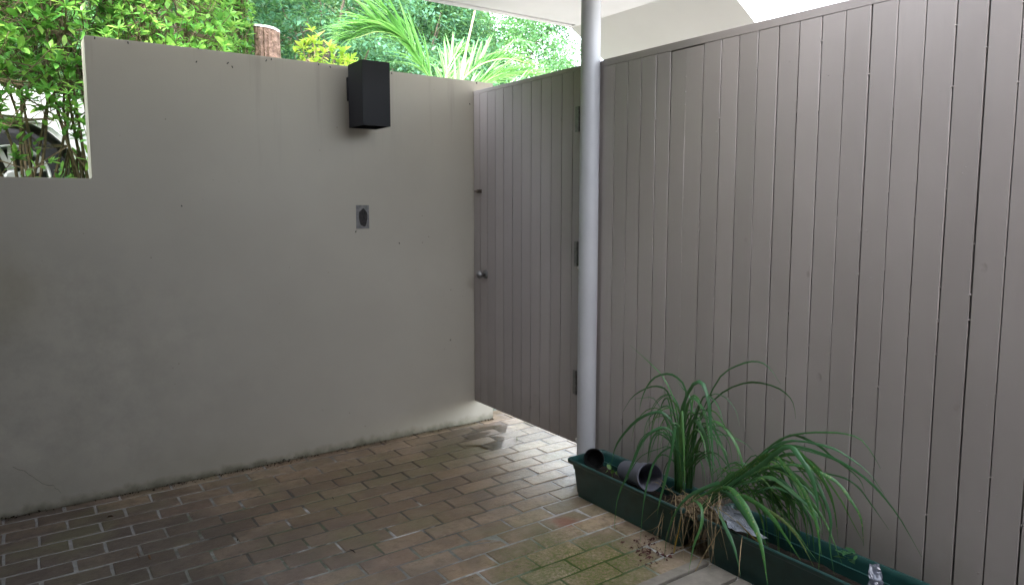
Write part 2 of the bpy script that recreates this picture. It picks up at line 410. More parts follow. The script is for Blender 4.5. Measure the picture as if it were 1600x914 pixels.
# brick paving: mortar bed + individual pavers
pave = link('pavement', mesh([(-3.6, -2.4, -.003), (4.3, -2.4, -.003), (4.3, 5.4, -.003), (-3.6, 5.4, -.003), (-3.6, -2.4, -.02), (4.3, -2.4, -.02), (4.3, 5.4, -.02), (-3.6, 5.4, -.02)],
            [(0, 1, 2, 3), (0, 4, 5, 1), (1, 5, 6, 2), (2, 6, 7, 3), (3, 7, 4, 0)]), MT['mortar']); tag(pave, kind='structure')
PL, PW, J = .2268, .1093, .0085
def paver_mesh(L, Wd, r):
    """chamfered paver with slightly worn outline, centred on its top"""
    hx, hy, c = L/2, Wd/2, .004
    out = []
    per = [(-1, -1), (-.35, -1), (.3, -1), (1, -1), (1, 0), (1, 1), (.35, 1), (-.3, 1), (-1, 1), (-1, 0)]
    v = []
    jit = [(r.uniform(-.0016, .0016), r.uniform(-.0016, .0016)) for _ in per]
    tz = [r.uniform(-.0008, .0008) for _ in per]
    for k, (zz, ins) in enumerate(((-.015, 0), (-.0035, 0), (0, c))):
        for (a, b), (jx, jy), t in zip(per, jit, tz):
            v.append((a*(hx-ins)+jx, b*(hy-ins)+jy, zz+(t if k else 0)))
    n = len(per); f = [tuple(range(2*n, 3*n))]
    for k in range(2):
        for i in range(n): f.append((k*n+i, k*n+(i+1) % n, (k+1)*n+(i+1) % n, (k+1)*n+i))
    return v, f
rb = random.Random(3)
pav = [paver_mesh(PL-J, PW-J, rb) for _ in range(10)]
pavm = [mesh(*q) for q in pav]
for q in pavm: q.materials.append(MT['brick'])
spots = []
y0c = 1.774*1.39
for j in range(-38, 28):
    yc = y0c + j*PW
    if yc < -2.2 or yc > 5.2: continue
    off = .125 if j % 2 == 0 else .018
    jitter = rb.uniform(-.006, .006)
    for i in range(-16, 20):
        xc = off + PL/2 + i*PL + jitter
        if xc < -3.4 or xc > 4.1: continue
        if yc < 1.765 and xc > 1.4 and xc < 2.36 : continue
        hide = yc-PW/2 > DY-.012 and yc+PW/2 < DY+.17 and xc < 2.5
        if hide: continue
        if xc+PL/2 > 1.4 and yc-PW/2 < 1.765 and yc > 1.765 and xc < 2.3: pass
        u, v, k = px((xc, yc, 0))
        vis = k > 0 and -40 < u < 1640 and v < 960 and xc < 3.4 and not (yc > DY and xc < 2.4)
        spots.append((0 if vis else 1, k, xc, yc))
spots.sort(key=lambda q: (q[0], q[1] if q[0] == 0 else 0))
vis = [q for q in spots if q[0] == 0][:298]
rest = [q for q in spots if q not in set(vis)]
def paver_tf(xc, yc):
    return Matrix.Translation((xc+rb.uniform(-.0012, .0012), yc+rb.uniform(-.001, .001), rb.uniform(-.0022, .0012))) @ Matrix.Rotation(rb.uniform(-.007, .007), 4, 'Z') @ Matrix.Rotation(rb.uniform(-.010, .010), 4, 'X') @ Matrix.Rotation(rb.uniform(-.006, .006), 4, 'Y')
for _, k, xc, yc in vis:
    o = bpy.data.objects.new('brick', rb.choice(pavm)); COL.objects.link(o); o.parent = pave
    o.matrix_local = paver_tf(xc, yc)
rv, rf, rr = [], [], []
for _, k, xc, yc in rest:
    v, f = rb.choice(pav); Mx = paver_tf(xc, yc); n = len(rv)
    rv += [tuple(Mx @ Vector(q)) for q in v]; rf += [tuple(i+n for i in g) for g in f]; rr += [rb.random()]*len(v)
me = mesh(rv, rf); a = me.attributes.new('rnd', 'FLOAT', 'POINT'); a.data.foreach_set('value', rr)
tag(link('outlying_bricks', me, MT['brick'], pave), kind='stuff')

# puddle by the gate
pts = [(722, 686), (735, 674), (752, 666), (775, 660), (803, 667), (812, 680), (802, 697), (783, 703), (762, 703), (742, 697), (732, 699), (724, 693)]
pc = [atz(u, v, 0) for u, v in pts]; cen = sum(pc, Vector())/len(pc)
pv = [cen.copy()]; N = 72
for i in range(N):
    t = i/N*len(pc); k = int(t); q = pc[k].lerp(pc[(k+1) % len(pc)], t-k)
    d = (q-cen); q = cen + d*(1+.16*noise.noise(q*9)+.08*noise.noise(q*30)); pv.append(q)
for q in pv: q.z = .0008
tag(link('puddle_water', mesh(pv, [(0, (i+1) % N+1, i+1) for i in range(N)]), MT['water']), kind='structure')

# ------------------------------------------------------------------ garden wall
gw = empty('garden_wall', (1, DY, 0), 'off-white painted masonry garden wall with a step down in its top at the left', 'wall')
TH = .165
prof = [(-3.7, 0), (2.508, 0), (2.512, HW), (.315, HW), (.315, ZN), (-3.7, ZN)]
def wall_mesh():
    # front and back faces are gently uneven grids, thickness real
    bm = bmesh.new()
    vf = [bm.verts.new((x, DY, z)) for x, z in prof]; vb = [bm.verts.new((x, DY+TH, z)) for x, z in prof]
    bm.faces.new(vf); bm.faces.new(vb[::-1])
    for i in range(6):
        j = (i+1) % 6; bm.faces.new((vf[j], vf[i], vb[i], vb[j]))
    bmesh.ops.recalc_face_normals(bm, faces=bm.faces[:])
    bmesh.ops.bevel(bm, geom=bm.edges[:], offset=.004, segments=2, affect='EDGES')
    me = bpy.data.meshes.new('m'); bm.to_mesh(me); bm.free(); return me
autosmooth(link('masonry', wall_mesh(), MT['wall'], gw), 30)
mb = MB()     # hairline crack low on the left
cr = [aty(u, v, DY-.0007) for u, v in [(20, 729), (38, 735), (52, 745), (62, 752), (72, 757), (84, 758), (90, 764), (96, 771)]]
for i in range(len(cr)-1):
    a, b = cr[i], cr[i+1]; m_ = (a+b)/2+Vector((rnd.uniform(-.004, .004), 0, rnd.uniform(-.005, .005))); w = Vector((0, 0, .0007))
    mb.add([a-w, a+w, m_+w, m_-w], [(0, 1, 2, 3)]); mb.add([m_-w, m_+w, b+w*.7, b-w*.7], [(0, 1, 2, 3)])
mb.build('crack', MT['dark'], gw)

# ------------------------------------------------------------------ board fence and gate
def make_board(y0, y1, z0, z1, name, parent, mat=MT['board'], xf=DX, th=.018, r=rnd, gap=.0046):
    """board with eased edges and a slightly wandering front; y0<y1"""
    g0, g1 = y0+gap*r.uniform(.3, .75), y1-gap*r.uniform(.3, .75)
    e = .0012; nz = 9; xo = xf + r.uniform(-.0004, .0004)
    vs, fs = [], []
    for k in range(nz):
        z = z0+(z1-z0)*k/(nz-1); a = g0+r.uniform(-.0005, .0005); b = g1+r.uniform(-.0005, .0005); w = r.uniform(-.0006, .0006)
        vs += [(xo+th, a, z), (xo+e, a, z), (xo+w, a+e, z), (xo+w, b-e, z), (xo+e, b, z), (xo+th, b, z)]
    for k in range(nz-1):
        for i in range(5): fs.append((k*6+i, (k+1)*6+i, (k+1)*6+i+1, k*6+i+1))
    fs.append(tuple(range(6))); fs.append(tuple((nz-1)*6+i for i in range(6))[::-1])
    return link(name, mesh(vs, fs), mat, parent)
BW = .0630*1.39
def paint_bits(seam_list, parent, zr, n):
    mb = MB()
    for i in range(n):
        y = rnd.choice(seam_list)+rnd.uniform(-.001, .001); z = rnd.uniform(*zr); r_ = rnd.uniform(.0022, .0034)
        mb.lathe([(0, .0026), (r_*.7, .0016), (r_, -.004)], (DX-.0002, y, z), (-1, 0, 0), 7)
    for i in range(n//2):
        y = rnd.uniform(min(seam_list), max(seam_list)); z = rnd.uniform(*zr); r_ = rnd.uniform(.002, .0045)
        mb.lathe([(0, .0012), (r_*.6, .0010), (r_, -.0015)], (DX-.0002, y, z), (-1, 0, 0), 7)
    return tag(mb.build('paint_lumps', MT['board'], parent, True), kind='stuff')
fence = empty('board_fence', (DX, 1.0, 0), 'taupe painted vertical board fence running past the post to the right edge', 'fence')
ystart = 2.602
seams = [ystart] + [q*1.39 for q in (1.8139, 1.7497, 1.6885, 1.6228, 1.5642, 1.5015, 1.4359, 1.3714, 1.3099, 1.2474, 1.1841, 1.1233, 1.0599, .9978, .9345, .872, .8089, .7456, .6826, .6214)]
while seams[-1] > -2.2: seams.append(seams[-1]-BW)
PT = 2.046
for i in range(len(seams)-1):
    a, b = seams[i+1], seams[i]
    if i in (5, 6): continue
    make_board(a, b, .035, PT, 'board', fence)
# the two boards that make a removable access panel under the rail
pan = link('access_panel', mesh([(DX+.017, seams[7]+.004, .3), (DX+.017, seams[5]-.004, .3), (DX+.017, seams[5]-.004, 2.03), (DX+.017, seams[7]+.004, 2.03)], [(0, 1, 2, 3)]), MT['board'], fence)
make_board(seams[6]-.0012, seams[5]-.002,   .035, 2.0425, 'board', pan, xf=DX+.001)
make_board(seams[7]+.002, seams[6]+.0012,   .035, 2.0425, 'board', pan, xf=DX+.001, gap=.001)
MB().box((DX+.0195, -2.2, .04), (DX+.034, 2.60, 2.07)).build('backing_panel', MT['groovedark'], fence)
MB().box((DX-.0008, -2.2, PT+.0008), (DX+.045, seams[0]-.002, HF), .0015).build('top_rail', MT['board'], fence)
MB().box((DX+.0345, -2.2, .0), (DX+.060, 2.59, .05)).build('bottom_rail', MT['dark'], fence)

paint_bits([q for q in seams if .7 < q < 2.5], fence, (.25, 2.0), 130)
gate = empty('board_gate', (DX, 3.27, 0), 'taupe painted board gate hung between the garden wall and the round post', 'gate')
gs = [3.772] + [q*1.39 for q in (2.6628, 2.6029, 2.541, 2.4783, 2.413, 2.35, 2.2862, 2.2234, 2.1592, 2.0955, 2.032)] + [2.766]
for i in range(len(gs)-1): make_board(gs[i+1], gs[i], GB, HF-.022, 'board', gate, gap=.0028)
MB().box((DX+.0195, 2.768, GB+.002), (DX+.036, 3.770, HF-.02)).build('backing_panel', MT['groovedark'], gate)
MB().box((DX-.0008, 2.767, HF-.021), (DX+.040, 3.771, HF), .0015).build('top_rail', MT['board'], gate)
for z0, z1 in ((1.755, 1.880), (1.078, 1.205), (.410, .536)):
    h = MB(); h.box((DX-.0045, 2.772, z0), (DX-.0016, 2.800, z1))
    hg = h.build('hinge', MT['hinge'], gate)
    k = MB()
    for s in range(5): k.tube([(DX-.010, 2.768, z0+(z1-z0)*(s+.06)/5), (DX-.010, 2.768, z0+(z1-z0)*(s+.94)/5)], .0065, 10)
    autosmooth(k.build('knuckle', MT['hinge'], hg))
kp = atx(749, 429, DX-.045)
kb = MB(); kb.lathe([(0, .062), (.012, .061), (.021, .054), (.0235, .046), (.0235, .038), (.016, .030), (.010, .026), (.010, .008)], (DX, kp.y, kp.z), (-1, 0, 0), 28)
kn = kb.build('knob', MT['knob'], gate, True)
autosmooth(MB().lathe([(0, .009), (.020, .009), (.026, .006), (.028, -.002)], (DX, kp.y, kp.z), (-1, 0, 0), 28).build('rose', MT['knob'], kn))
lp = atx(747, 299, DX-.01)
lt = MB().box((DX-.006, lp.y-.030, lp.z-.011), (DX-.002, lp.y+.026, lp.z+.010), .001).tube([(DX-.012, lp.y-.026, lp.z), (DX-.012, lp.y+.034, lp.z)], .0055, 8)
lt.lathe([(0, .022), (.006, .021), (.008, .016), (.008, .010)], (DX-.004, lp.y-.018, lp.z), (-1, 0, 0), 12)
lt.build('latch', MT['latch'], gate)

# ------------------------------------------------------------------ round post
PX_, PY_ = 2.333, 2.663
post = empty('round_post', (PX_, PY_, 0), 'pale grey round steel post between the gate and the board fence', 'post')
autosmooth(MB().lathe([(.0475, -.01), (.0475, 2.56)], (PX_, PY_, 0), (0, 0, 1), 40).build('shaft', MT['post'], post))
for v in (418, 687):
    q = atx(905.5, v, PX_-.02)
    d = (Vector((q.x, q.y, 0))-Vector((PX_, PY_, 0))).normalized(); c = Vector((PX_, PY_, q.z))+d*.046
    autosmooth(MB().lathe([(0, .011), (.007, .009), (.0105, .004), (.0105, 0)], c, d, 14).build('bolt_head', MT['screw'], post), 50)
MB().box((DX+.008, 2.6045, .03), (DX+.040, 2.7635, HF-.001)).build('jamb', MT['board'], post)

# ------------------------------------------------------------------ the house round the yard: roof over it, walls behind the camera
house = empty('house', (0, -2.3, 0), 'white house roof with a flat soffit and a sloping cream panel over the fence', 'house')
RZ, RY, RX = 2.5, 3.570, 2.957
OX, OY = 1.30, 1.75
MB().box((-1.7, -2.6, RZ+.162), (-.4, 1.7, 6.3)).build('sun_block', MT['upper'], house)      # added, unseen: blocks the sun; sky opening lies right of OX, nearer than OY
MB().box((1.0, OY, RZ), (RX, RY-.078, RZ+.16)).build('roof_slab', MT['soffit'], house)
MB().box((-3.4, OY, RZ+.002), (.999, RY-.078, RZ+.158)).build('dark_ceiling', MT['housewall'], house)  # unseen ceiling, made dark to cut bounce light on the left
MB().box((-3.4, -2.6, RZ), (OX, OY-.001, RZ+.16)).build('dark_ceiling', MT['housewall'], house)  # same dark ceiling over the camera, unseen, holding light down
MB().box((-3.4, RY-.046, RZ), (RX-.02, RY, RZ+.16), .004).build('roof_edge', MT['soffit'], house)
MB().box((-3.4, RY-.0778, RZ+.010), (RX-.02, RY-.0462, RZ+.158)).build('drip_groove', MT['groove'], house)
MB().box((RX-.0198, RY-.0778, RZ), (RX, RY, RZ+.16)).build('roof_corner', MT['soffit'], house)
sx, sz = 1.25, .75
y0, y1 = 2.40, RY
MB().add([(RX, y0, RZ+.001), (RX+sx, y0, RZ-sz), (RX+sx, y1, RZ-sz), (RX, y1, RZ+.001), (RX, y0, RZ+.10), (RX+sx, y0, RZ-sz+.10), (RX+sx, y1, RZ-sz+.10), (RX, y1, RZ+.10)],
         [(0, 1, 2, 3), (7, 6, 5, 4), (0, 4, 5, 1), (1, 5, 6, 2), (2, 6, 7, 3), (3, 7, 4, 0)]).build('sloping_panel', MT['cream'], house)
MB().box((-3.4, -2.6, -.02), (2.34, -2.4, RZ-.001)).build('wall', MT['housewall'], house)
MB().box((-.97, .9, -.02), (-.82, 3.775, RZ-.001)).build('wall', MT['housewall'], house)  # unseen side wall, placed to darken the left of the yard
MB().box((-3.6, -2.6, -.02), (-3.4, 3.775, RZ-.001)).build('wall', MT['housewall'], house)  # unseen outer wall, added to shut out light from the left

# ------------------------------------------------------------------ wall lamp
lampo = empty('wall_lamp', (1.617, DY, 1.97), 'black square box wall lamp near the top of the off-white garden wall', 'lamp')
x0, x1, yf, yb, z0, z1 = 1.539, 1.696, DY-.232, DY-.045, 1.806, 2.141
t = .004; s = MB()
for a, b in (((x0, yf, z0), (x1, yf+t, z1)), ((x0, yb-t, z0), (x1, yb, z1)), ((x0, yf+t, z0), (x0+t, yb-t, z1)), ((x1-t, yf+t, z0), (x1, yb-t, z1))): s.box(a, b)
s.build('shade', MT['black'], lampo)
MB().box((x0+t, yf+t, z1-.02), (x1-t, yb-t, z1-.004)).build('top_plate', MT['lampin'], lampo)
MB().box((x0+t, yf+t, z0+.03), (x1-t, yb-t, z0+.045)).build('bottom_plate', MT['lampin'], lampo)
MB().box((1.546, DY-.018, 1.955), (1.690, DY-.001, 2.082), .002).box((1.58, DY-.046, 1.985), (1.66, DY-.018, 2.05)).build('back_plate', MT['black'], lampo)

# blanked outlet box in the wall
ob = empty('outlet_box', (1.625, DY, 1.32), 'small grey blanked outlet box set in the wall below the black lamp', 'outlet box')
x0, x1, z0, z1 = 1.586, 1.664, 1.256, 1.388
MB().box((x0, DY-.004, z0), (x1, DY-.0005, z1), .0012).build('plate', MT['plate'], ob)
cv = []; N = 22; cx, cz = (x0+x1)/2+.002, (z0+z1)/2-.002
for i in range(N):
    w = 2*math.pi*i/N; k = 1+.22*noise.noise(Vector((math.cos(w)*1.7, math.sin(w)*1.7, 3)))
    cv.append((cx+.026*k*math.cos(w), DY-.0046, cz+.048*k*math.sin(w)))
cv.append((cx, DY-.0046, cz))
link('plugged_hole', mesh(cv, [(i, (i+1) % N, N) for i in range(N)]), MT['platedark'], ob)

# small insects on the wall
bugs = [(307, 97), (356, 99), (363, 105), (416, 95), (424, 93), (498, 101), (516, 105), (612, 115), (745, 130), (734, 163), (547, 199), (310, 76), (200, 67), (148, 60), (624, 380), (284, 322), (556, 362), (704, 531)]
BUGL = {(307, 97): 'leftmost of three clustered dark insects below the wall top, midway to the lamp',
 (356, 99): 'dark insect just under the wall top edge, upper one of a close pair', (363, 105): 'dark insect a little below its neighbour, lower one of a close pair',
 (416, 95): 'dark insect under the tree stump, left one of two', (424, 93): 'dark insect under the tree stump, right one of two',
 (498, 101): 'faint dark insect at the wall top left of the black lamp', (516, 105): 'dark insect at the wall top nearest the black lamp on its left',
 (612, 115): 'dark insect at the wall top just right of the black lamp', (745, 130): 'dark insect at the wall top in the corner above the gate',
 (734, 163): 'dark insect on the wall beside the gate top corner', (547, 199): 'dark insect directly below the black lamp',
 (310, 76): 'dark insect right on the wall top edge, above another', (200, 67): 'dark insect at the wall top near the step, right one of two',
 (148, 60): 'dark insect in the very corner of the wall step', (624, 380): 'lone dark insect on the wall right of and below the outlet box',
 (284, 322): 'lone dark insect in the middle of the wall, far left of the outlet box', (556, 362): 'dark insect at the bottom left corner of the outlet box',
 (704, 531): 'lone dark insect low on the wall near the gate bottom'}
bv = mesh([(math.cos(a)*math.cos(b), math.sin(a)*math.cos(b), math.sin(b)) for b in (-1.2, -.4, .4, 1.2) for a in [i*math.pi/3 for i in range(6)]],
          [(k*6+i, k*6+(i+1) % 6, (k+1)*6+(i+1) % 6, (k+1)*6+i) for k in range(3) for i in range(6)]+[(5, 4, 3, 2, 1, 0), (18, 19, 20, 21, 22, 23)], True)
for u, v in bugs:
    q = aty(u, v, DY-.003); o = link('insect', bv, MT['bug']); o.location = q
    o.scale = (.0028, .003, .0070*rnd.uniform(.7, 1.15)); o.rotation_euler = (0, rnd.uniform(-.9, .9), 0)
    tag(o, BUGL[(u, v)], 'insect', 'small dark insects on the garden wall')

# ------------------------------------------------------------------ planters
def planter(y0, y1, label, shift=0.0, soilz=.115):
    x0, x1, h = 2.122+shift, 2.352, .182
    root = empty('planter_box', ((x0+x1)/2, (y0+y1)/2, 0), label, 'planter', 'green planter boxes along the fence')
    def ring(ix, iy, z):
        r = .02; a0, a1, b0, b1 = x0+ix, x1-ix, y0+iy, y1-iy; out = []
        for cx, cy, st in ((a1-r, b1-r, 0), (a0+r, b1-r, 1), (a0+r, b0+r, 2), (a1-r, b0+r, 3)):
            for k in range(5):
                w = math.pi/2*(st+k/4); out.append((cx+r*math.cos(w), cy+r*math.sin(w), z))
        return out
    levels = [(.034, .040, .0), (.026, .030, h-.050), (.018, .022, h-.048), (.014, .018, h-.022), (.003, .003, h-.020), (.0, .0, h-.016), (.0, .0, h-.003), (.003, .003, h), (.010, .010, h), (.013, .013, h-.003),
              (.017, .021, h-.022), (.021, .025, h-.050), (.032, .036, .02)]
    vs = []; 
    for q in levels: vs += ring(*q)
    n = 20; fs = []
    for k in range(len(levels)-1):
        for i in range(n): fs.append((k*n+i, k*n+(i+1) % n, (k+1)*n+(i+1) % n, (k+1)*n+i))
    o = link('tub', mesh(vs, fs), MT['tub'], root); autosmooth(o, 40)
    # soil
    r = []; nxs, nys = 10, 34
    for j in range(nys+1):
        for i in range(nxs+1):
            x = x0+.026+(x1-x0-.052)*i/nxs; y = y0+.03+(y1-y0-.06)*j/nys
            r.append((x, y, soilz+.018*noise.noise(Vector((x*11, y*11, 1)))+.008*noise.noise(Vector((x*40, y*40, 2)))))
    link('soil', mesh(r, [(j*(nxs+1)+i, j*(nxs+1)+i+1, (j+1)*(nxs+1)+i+1, (j+1)*(nxs+1)+i) for j in range(nys) for i in range(nxs)], True), MT['soil'], root)
    return root
planter(1.845, 2.566, 'long dark green plastic planter box beside the round post, pots lying in it')
planter(.985, 1.780, 'long dark green plastic planter box nearest the viewer, at the right below the arching grass', .008, .10)

# pots lying in the first planter
bp = empty('black_flowerpot', (2.25, 2.47, .15), 'black plastic flowerpot lying in the planter end beside the round post', 'flowerpot')
ax = Vector((-.80, -.55, .25)).normalized(); c0 = atx(928, 717, 2.20)
autosmooth(MB().lathe([(0, -.05), (.040, -.05), (.046, -.004), (.050, -.002), (.050, .004), (.046, .004), (.044, -.004), (.038, -.046), (0, -.046)], c0, ax, 32).build('pot_body', MT['blackpot'], bp))
gp = empty('grey_flowerpot', (2.22, 2.18, .2), 'translucent grey plastic flowerpot lying on its side in the green planter', 'flowerpot')
a1 = atx(1016, 745, 2.185); a0 = atx(978, 735, 2.255); d = (a1-a0); L = d.length
autosmooth(MB().lathe([(0, 0), (.043, 0), (.046, .004), (.050, L*.72), (.055, L*.74), (.055, L-.012), (.060, L-.009), (.060, L), (.056, L), (.051, L*.74), (.046, L*.7), (.041, .008), (0, .008)], a0, d, 36).build('pot_body', MT['greypot'], gp), 50)

def leaf_template(L=1., Wd=.42, fold=.25, curl=.25):
    """one leaf along +X, folded at the midrib, 8 triangles"""
    xs_ = [0, .22, .55, .82, 1]; ws = [0, .36, .5, .28, 0]
    v = []
    for x, w in zip(xs_, ws):
        z = -curl*x*x*.5
        if w == 0: v.append((x*L, 0, z*L))
        else: v += [(x*L, -w*Wd*L, (z+fold*w*Wd)*L), (x*L, 0, z*L), (x*L, w*Wd*L, (z+fold*w*Wd)*L)]
    f = [(0, 1, 2), (0, 2, 3), (1, 4, 5), (1, 5, 2), (2, 5, 6), (2, 6, 3), (4, 7, 8), (4, 8, 5), (5, 8, 9), (5, 9, 6), (7, 10, 8), (8, 10, 9)]
    return np.array(v), np.array(f)
LV, LF = leaf_template()
def frame(d, upish, roll=0.):
    d = d.normalized(); s_ = upish.cross(d)
    if s_.length < 1e-3: s_ = Vector((1, 0, 0)).cross(d)
    s_.normalize(); n = d.cross(s_)
    if roll: q = Matrix.Rotation(roll, 3, d); s_ = q @ s_; n = q @ n
    return Matrix((d, s_, n)).transposed()

sd = empty('seedling', (2.25, 2.37, .14), 'small light green seedling growing between the two pots', 'seedling')
c0 = atx(957, 745, 2.24)
MB().tube([c0, c0+Vector((-.005, .004, .05)), c0+Vector((-.01, .01, .07))], .0016, 5).build('stem', MT['seedling'], sd)
lt_me = mesh(LV*1., [tuple(f) for f in LF], True); lt_me.materials.append(MT['seedling'])
for k, (u, v, s_) in enumerate([(952, 729, .034), (957, 737, .030), (966, 739, .036), (972, 742, .030), (948, 736, .028)]):
    q = atx(u, v, 2.235+.006*k); dd = (q-(c0+Vector((0, 0, .03))))
    o = link('leaf', lt_me, None, sd, True); o.matrix_parent_inverse = Matrix.Translation(-sd.location)
    o.matrix_basis = Matrix.Translation(q-dd.normalized()*s_*.5) @ (frame(dd, Vector((-.5, -.8, .6))).to_4x4()) @ Matrix.Diagonal((s_, s_*1.5, s_, 1))

# ------------------------------------------------------------------ grass plants
def catmull(P, n):
    out = []; P = [P[0]*2-P[1]]+P+[P[-1]*2-P[-2]]; m = len(P)-3
    for i in range(n+1):
        t = i/n*m; k = min(int(t), m-1); t -= k; a, b, c, d = P[k:k+4]
        out.append(.5*((2*b)+(c-a)*t+(2*a-5*b+4*c-d)*t*t+(3*b-a-3*c+d)*t**3))
    return out
CAMP = Vector((0, 0, EYE))
def blade(parent, P, w, mat, r=rnd, wprof=None, n=16, twist=None, name='blade'):
    w *= .66
    C = catmull([Vector(p) for p in P], n); vs, fs = [], []
    tw0 = r.uniform(-.5, .5) if twist is None else twist; tw1 = tw0+r.uniform(-.9, .9)
    for i, p in enumerate(C):
        t = i/n; T = (C[min(i+1, n)]-C[max(i-1, 0)]).normalized()
        view = (p-CAMP).normalized(); s_ = T.cross(view)
        if s_.length < 1e-3: s_ = Vector((0, 0, 1))
        s_.normalize(); s_ = Matrix.Rotation(tw0+(tw1-tw0)*t, 3, T) @ s_; nn = s_.cross(T)
        wt = (min(1, t/.35)**.8*.75+.25)*(1-max(0, (t-.55)/.45)**1.6) if wprof is None else wprof(t)
        h = max(w*wt/2, .0004); h *= 1+.10*math.sin(i*1.7+w*900)
        vs += [p+s_*h+nn*h*.35, p, p-s_*h+nn*h*.35]
    for i in range(n):
        for k in range(2): fs.append((i*3+k, i*3+k+1, (i+1)*3+k+1, (i+1)*3+k))
    return link(name, mesh(vs, fs, True), mat, parent)
def z5(q): return 880+q[0]/2.4444, 540+q[1]/2.4444
def z6(q): return 1100+q[0]/3.337, 640+q[1]/3.337
def from_px(pts, conv, xa, xb, xm=None):
    out = []; n = len(pts)-1
    for i, q in enumerate(pts):
        t = i/n; x = xa+(xb-xa)*t
        if xm is not None: x += xm*4*t*(1-t)
        u, v = conv(q); out.append(atx(u, v, min(x, DX-.012)))
    return out
pA = empty('grass_plant', (2.24, 1.92, .12), 'upright broad-bladed grass plant rooted at the near end of the planter by the post', 'plant')
B = MT['blade']
# px path, x start, x end, width m, material
bl = [
 ([(445, 545), (441, 330), (425, 215), (385, 125), (330, 65), (255, -2)], 2.24, 2.20, .009, B),
 ([(440, 540), (455, 300), (470, 175), (435, 122), (395, 108), (350, 122), (318, 160), (298, 212), (291, 252)], 2.24, 2.13, .013, B),
 ([(440, 520), (432, 320), (405, 190), (372, 158), (325, 160), (265, 195), (228, 252)], 2.25, 2.18, .011, B),
 ([(440, 500), (430, 330), (392, 262), (340, 255), (280, 285), (228, 340), (198, 390), (182, 462)], 2.24, 2.11, .019, B),
 ([(440, 520), (432, 360), (388, 312), (345, 325), (300, 365), (268, 440), (238, 510), (205, 590), (192, 748)], 2.23, 2.06, .018, B),
 ([(440, 480), (425, 365), (375, 330), (342, 350), (326, 410), (322, 455)], 2.24, 2.18, .012, B),
 ([(446, 540), (440, 380), (430, 310), (408, 430), (382, 540), (366, 600), (358, 655)], 2.23, 2.08, .018, B),
 ([(446, 540), (442, 350), (455, 235), (495, 148), (535, 145), (558, 225), (566, 330), (573, 440), (570, 535)], 2.25, 2.17, .024, B),
 ([(455, 540), (455, 320), (475, 220), (505, 200), (545, 270), (562, 380), (575, 485)], 2.25, 2.20, .022, B),
 ([(470, 540), (472, 370), (490, 292), (515, 295), (545, 355), (560, 450), (571, 530)], 2.25, 2.19, .021, B),
 ([(490, 545), (520, 360), (565, 292), (605, 303), (652, 360), (680, 430), (690, 500), (683, 572)], 2.26, 2.22, .017, B),
 ([(478, 545), (500, 340), (545, 220), (600, 118), (660, 78), (720, 60), (765, 68), (800, 100), (830, 146)], 2.27, 2.27, .009, B),
 ([(482, 545), (512, 320), (562, 225), (620, 172), (690, 144), (750, 142), (815, 160), (858, 190), (880, 225), (888, 280)], 2.27, 2.25, .011, B),
 ([(448, 540), (446, 400), (452, 250), (458, 320), (462, 430), (465, 590)], 2.22, 2.12, .014, B),
 ([(450, 520), (462, 480), (500, 445), (552, 413)], 2.23, 2.25, .014, B),
 ([(442, 540), (425, 400), (385, 400), (345, 450), (318, 540), (302, 640), (294, 772)], 2.23, 2.06, .012, B),
 ([(450, 530), (500, 330), (560, 300), (605, 380), (630, 450), (646, 505)], 2.26, 2.22, .013, B),
 ([(440, 520), (450, 400), (455, 300), (430, 225), (400, 200), (385, 175)], 2.25, 2.2, .012, B),
 ([(450, 540), (470, 380), (490, 260), (480, 190), (455, 160), (430, 128)], 2.26, 2.27, .010, B),
 ([(480, 600), (520, 560), (600, 520), (530, 545), (470, 580), (425, 640), (395, 730), (384, 832)], 2.18, 2.02, .020, B),
 ([(470, 610), (500, 590), (530, 620), (528, 690), (500, 760), (478, 870)], 2.15, 2.02, .019, B),
 ([(440, 500), (415, 390), (360, 395), (300, 420), (262, 470), (225, 560), (205, 600)], 2.25, 2.16, .006, B),
 ([(445, 500), (430, 390), (400, 300), (350, 205), (300, 200), (255, 205)], 2.27, 2.22, .005, B),
 ([(500, 520), (510, 380), (545, 345), (620, 340), (690, 370), (735, 410)], 2.29, 2.27, .010, B),
 ([(455, 540), (452, 430), (420, 380), (390, 350), (360, 340), (340, 390), (330, 440)], 2.21, 2.14, .011, B),
]
for P, xa, xb, w, mt in bl: blade(pA, from_px(P, z5, xa, xb, -.02), w, mt)
# sheathed stalks
for (a, b, c) in (((440, 555), (438, 420), (440, 260)), ((452, 555), (455, 420), (470, 240)), ((488, 545), (497, 380), (505, 240)), ((430, 552), (428, 430), (432, 330)), ((446, 560), (447, 450), (450, 340))):
    P = from_px([a, b, c], z5, 2.24, 2.25); MB().tube(catmull(P, 6), [.0065, .006, .0055, .005, .0045, .004, .003], 6).build('stalk', B, pA, True)
rA = random.Random(21)
for i in range(46):   # lesser blades
    bx, by = rA.uniform(425, 500), 545; side = rA.choice((-1, 1, 1)); reach = rA.uniform(40, 190)*side; top = rA.uniform(180, 430)
    P = [(bx, by), (bx+reach*.08, (by+top)/2), (bx+reach*.35, top+20), (bx+reach*.65, top+10), (bx+reach*.9, top+60), (bx+reach, top+rA.uniform(90, 210))]
    blade(pA, from_px(P, z5, rA.uniform(2.22, 2.28), rA.uniform(2.1, 2.32)), rA.uniform(.005, .011), B, rA)

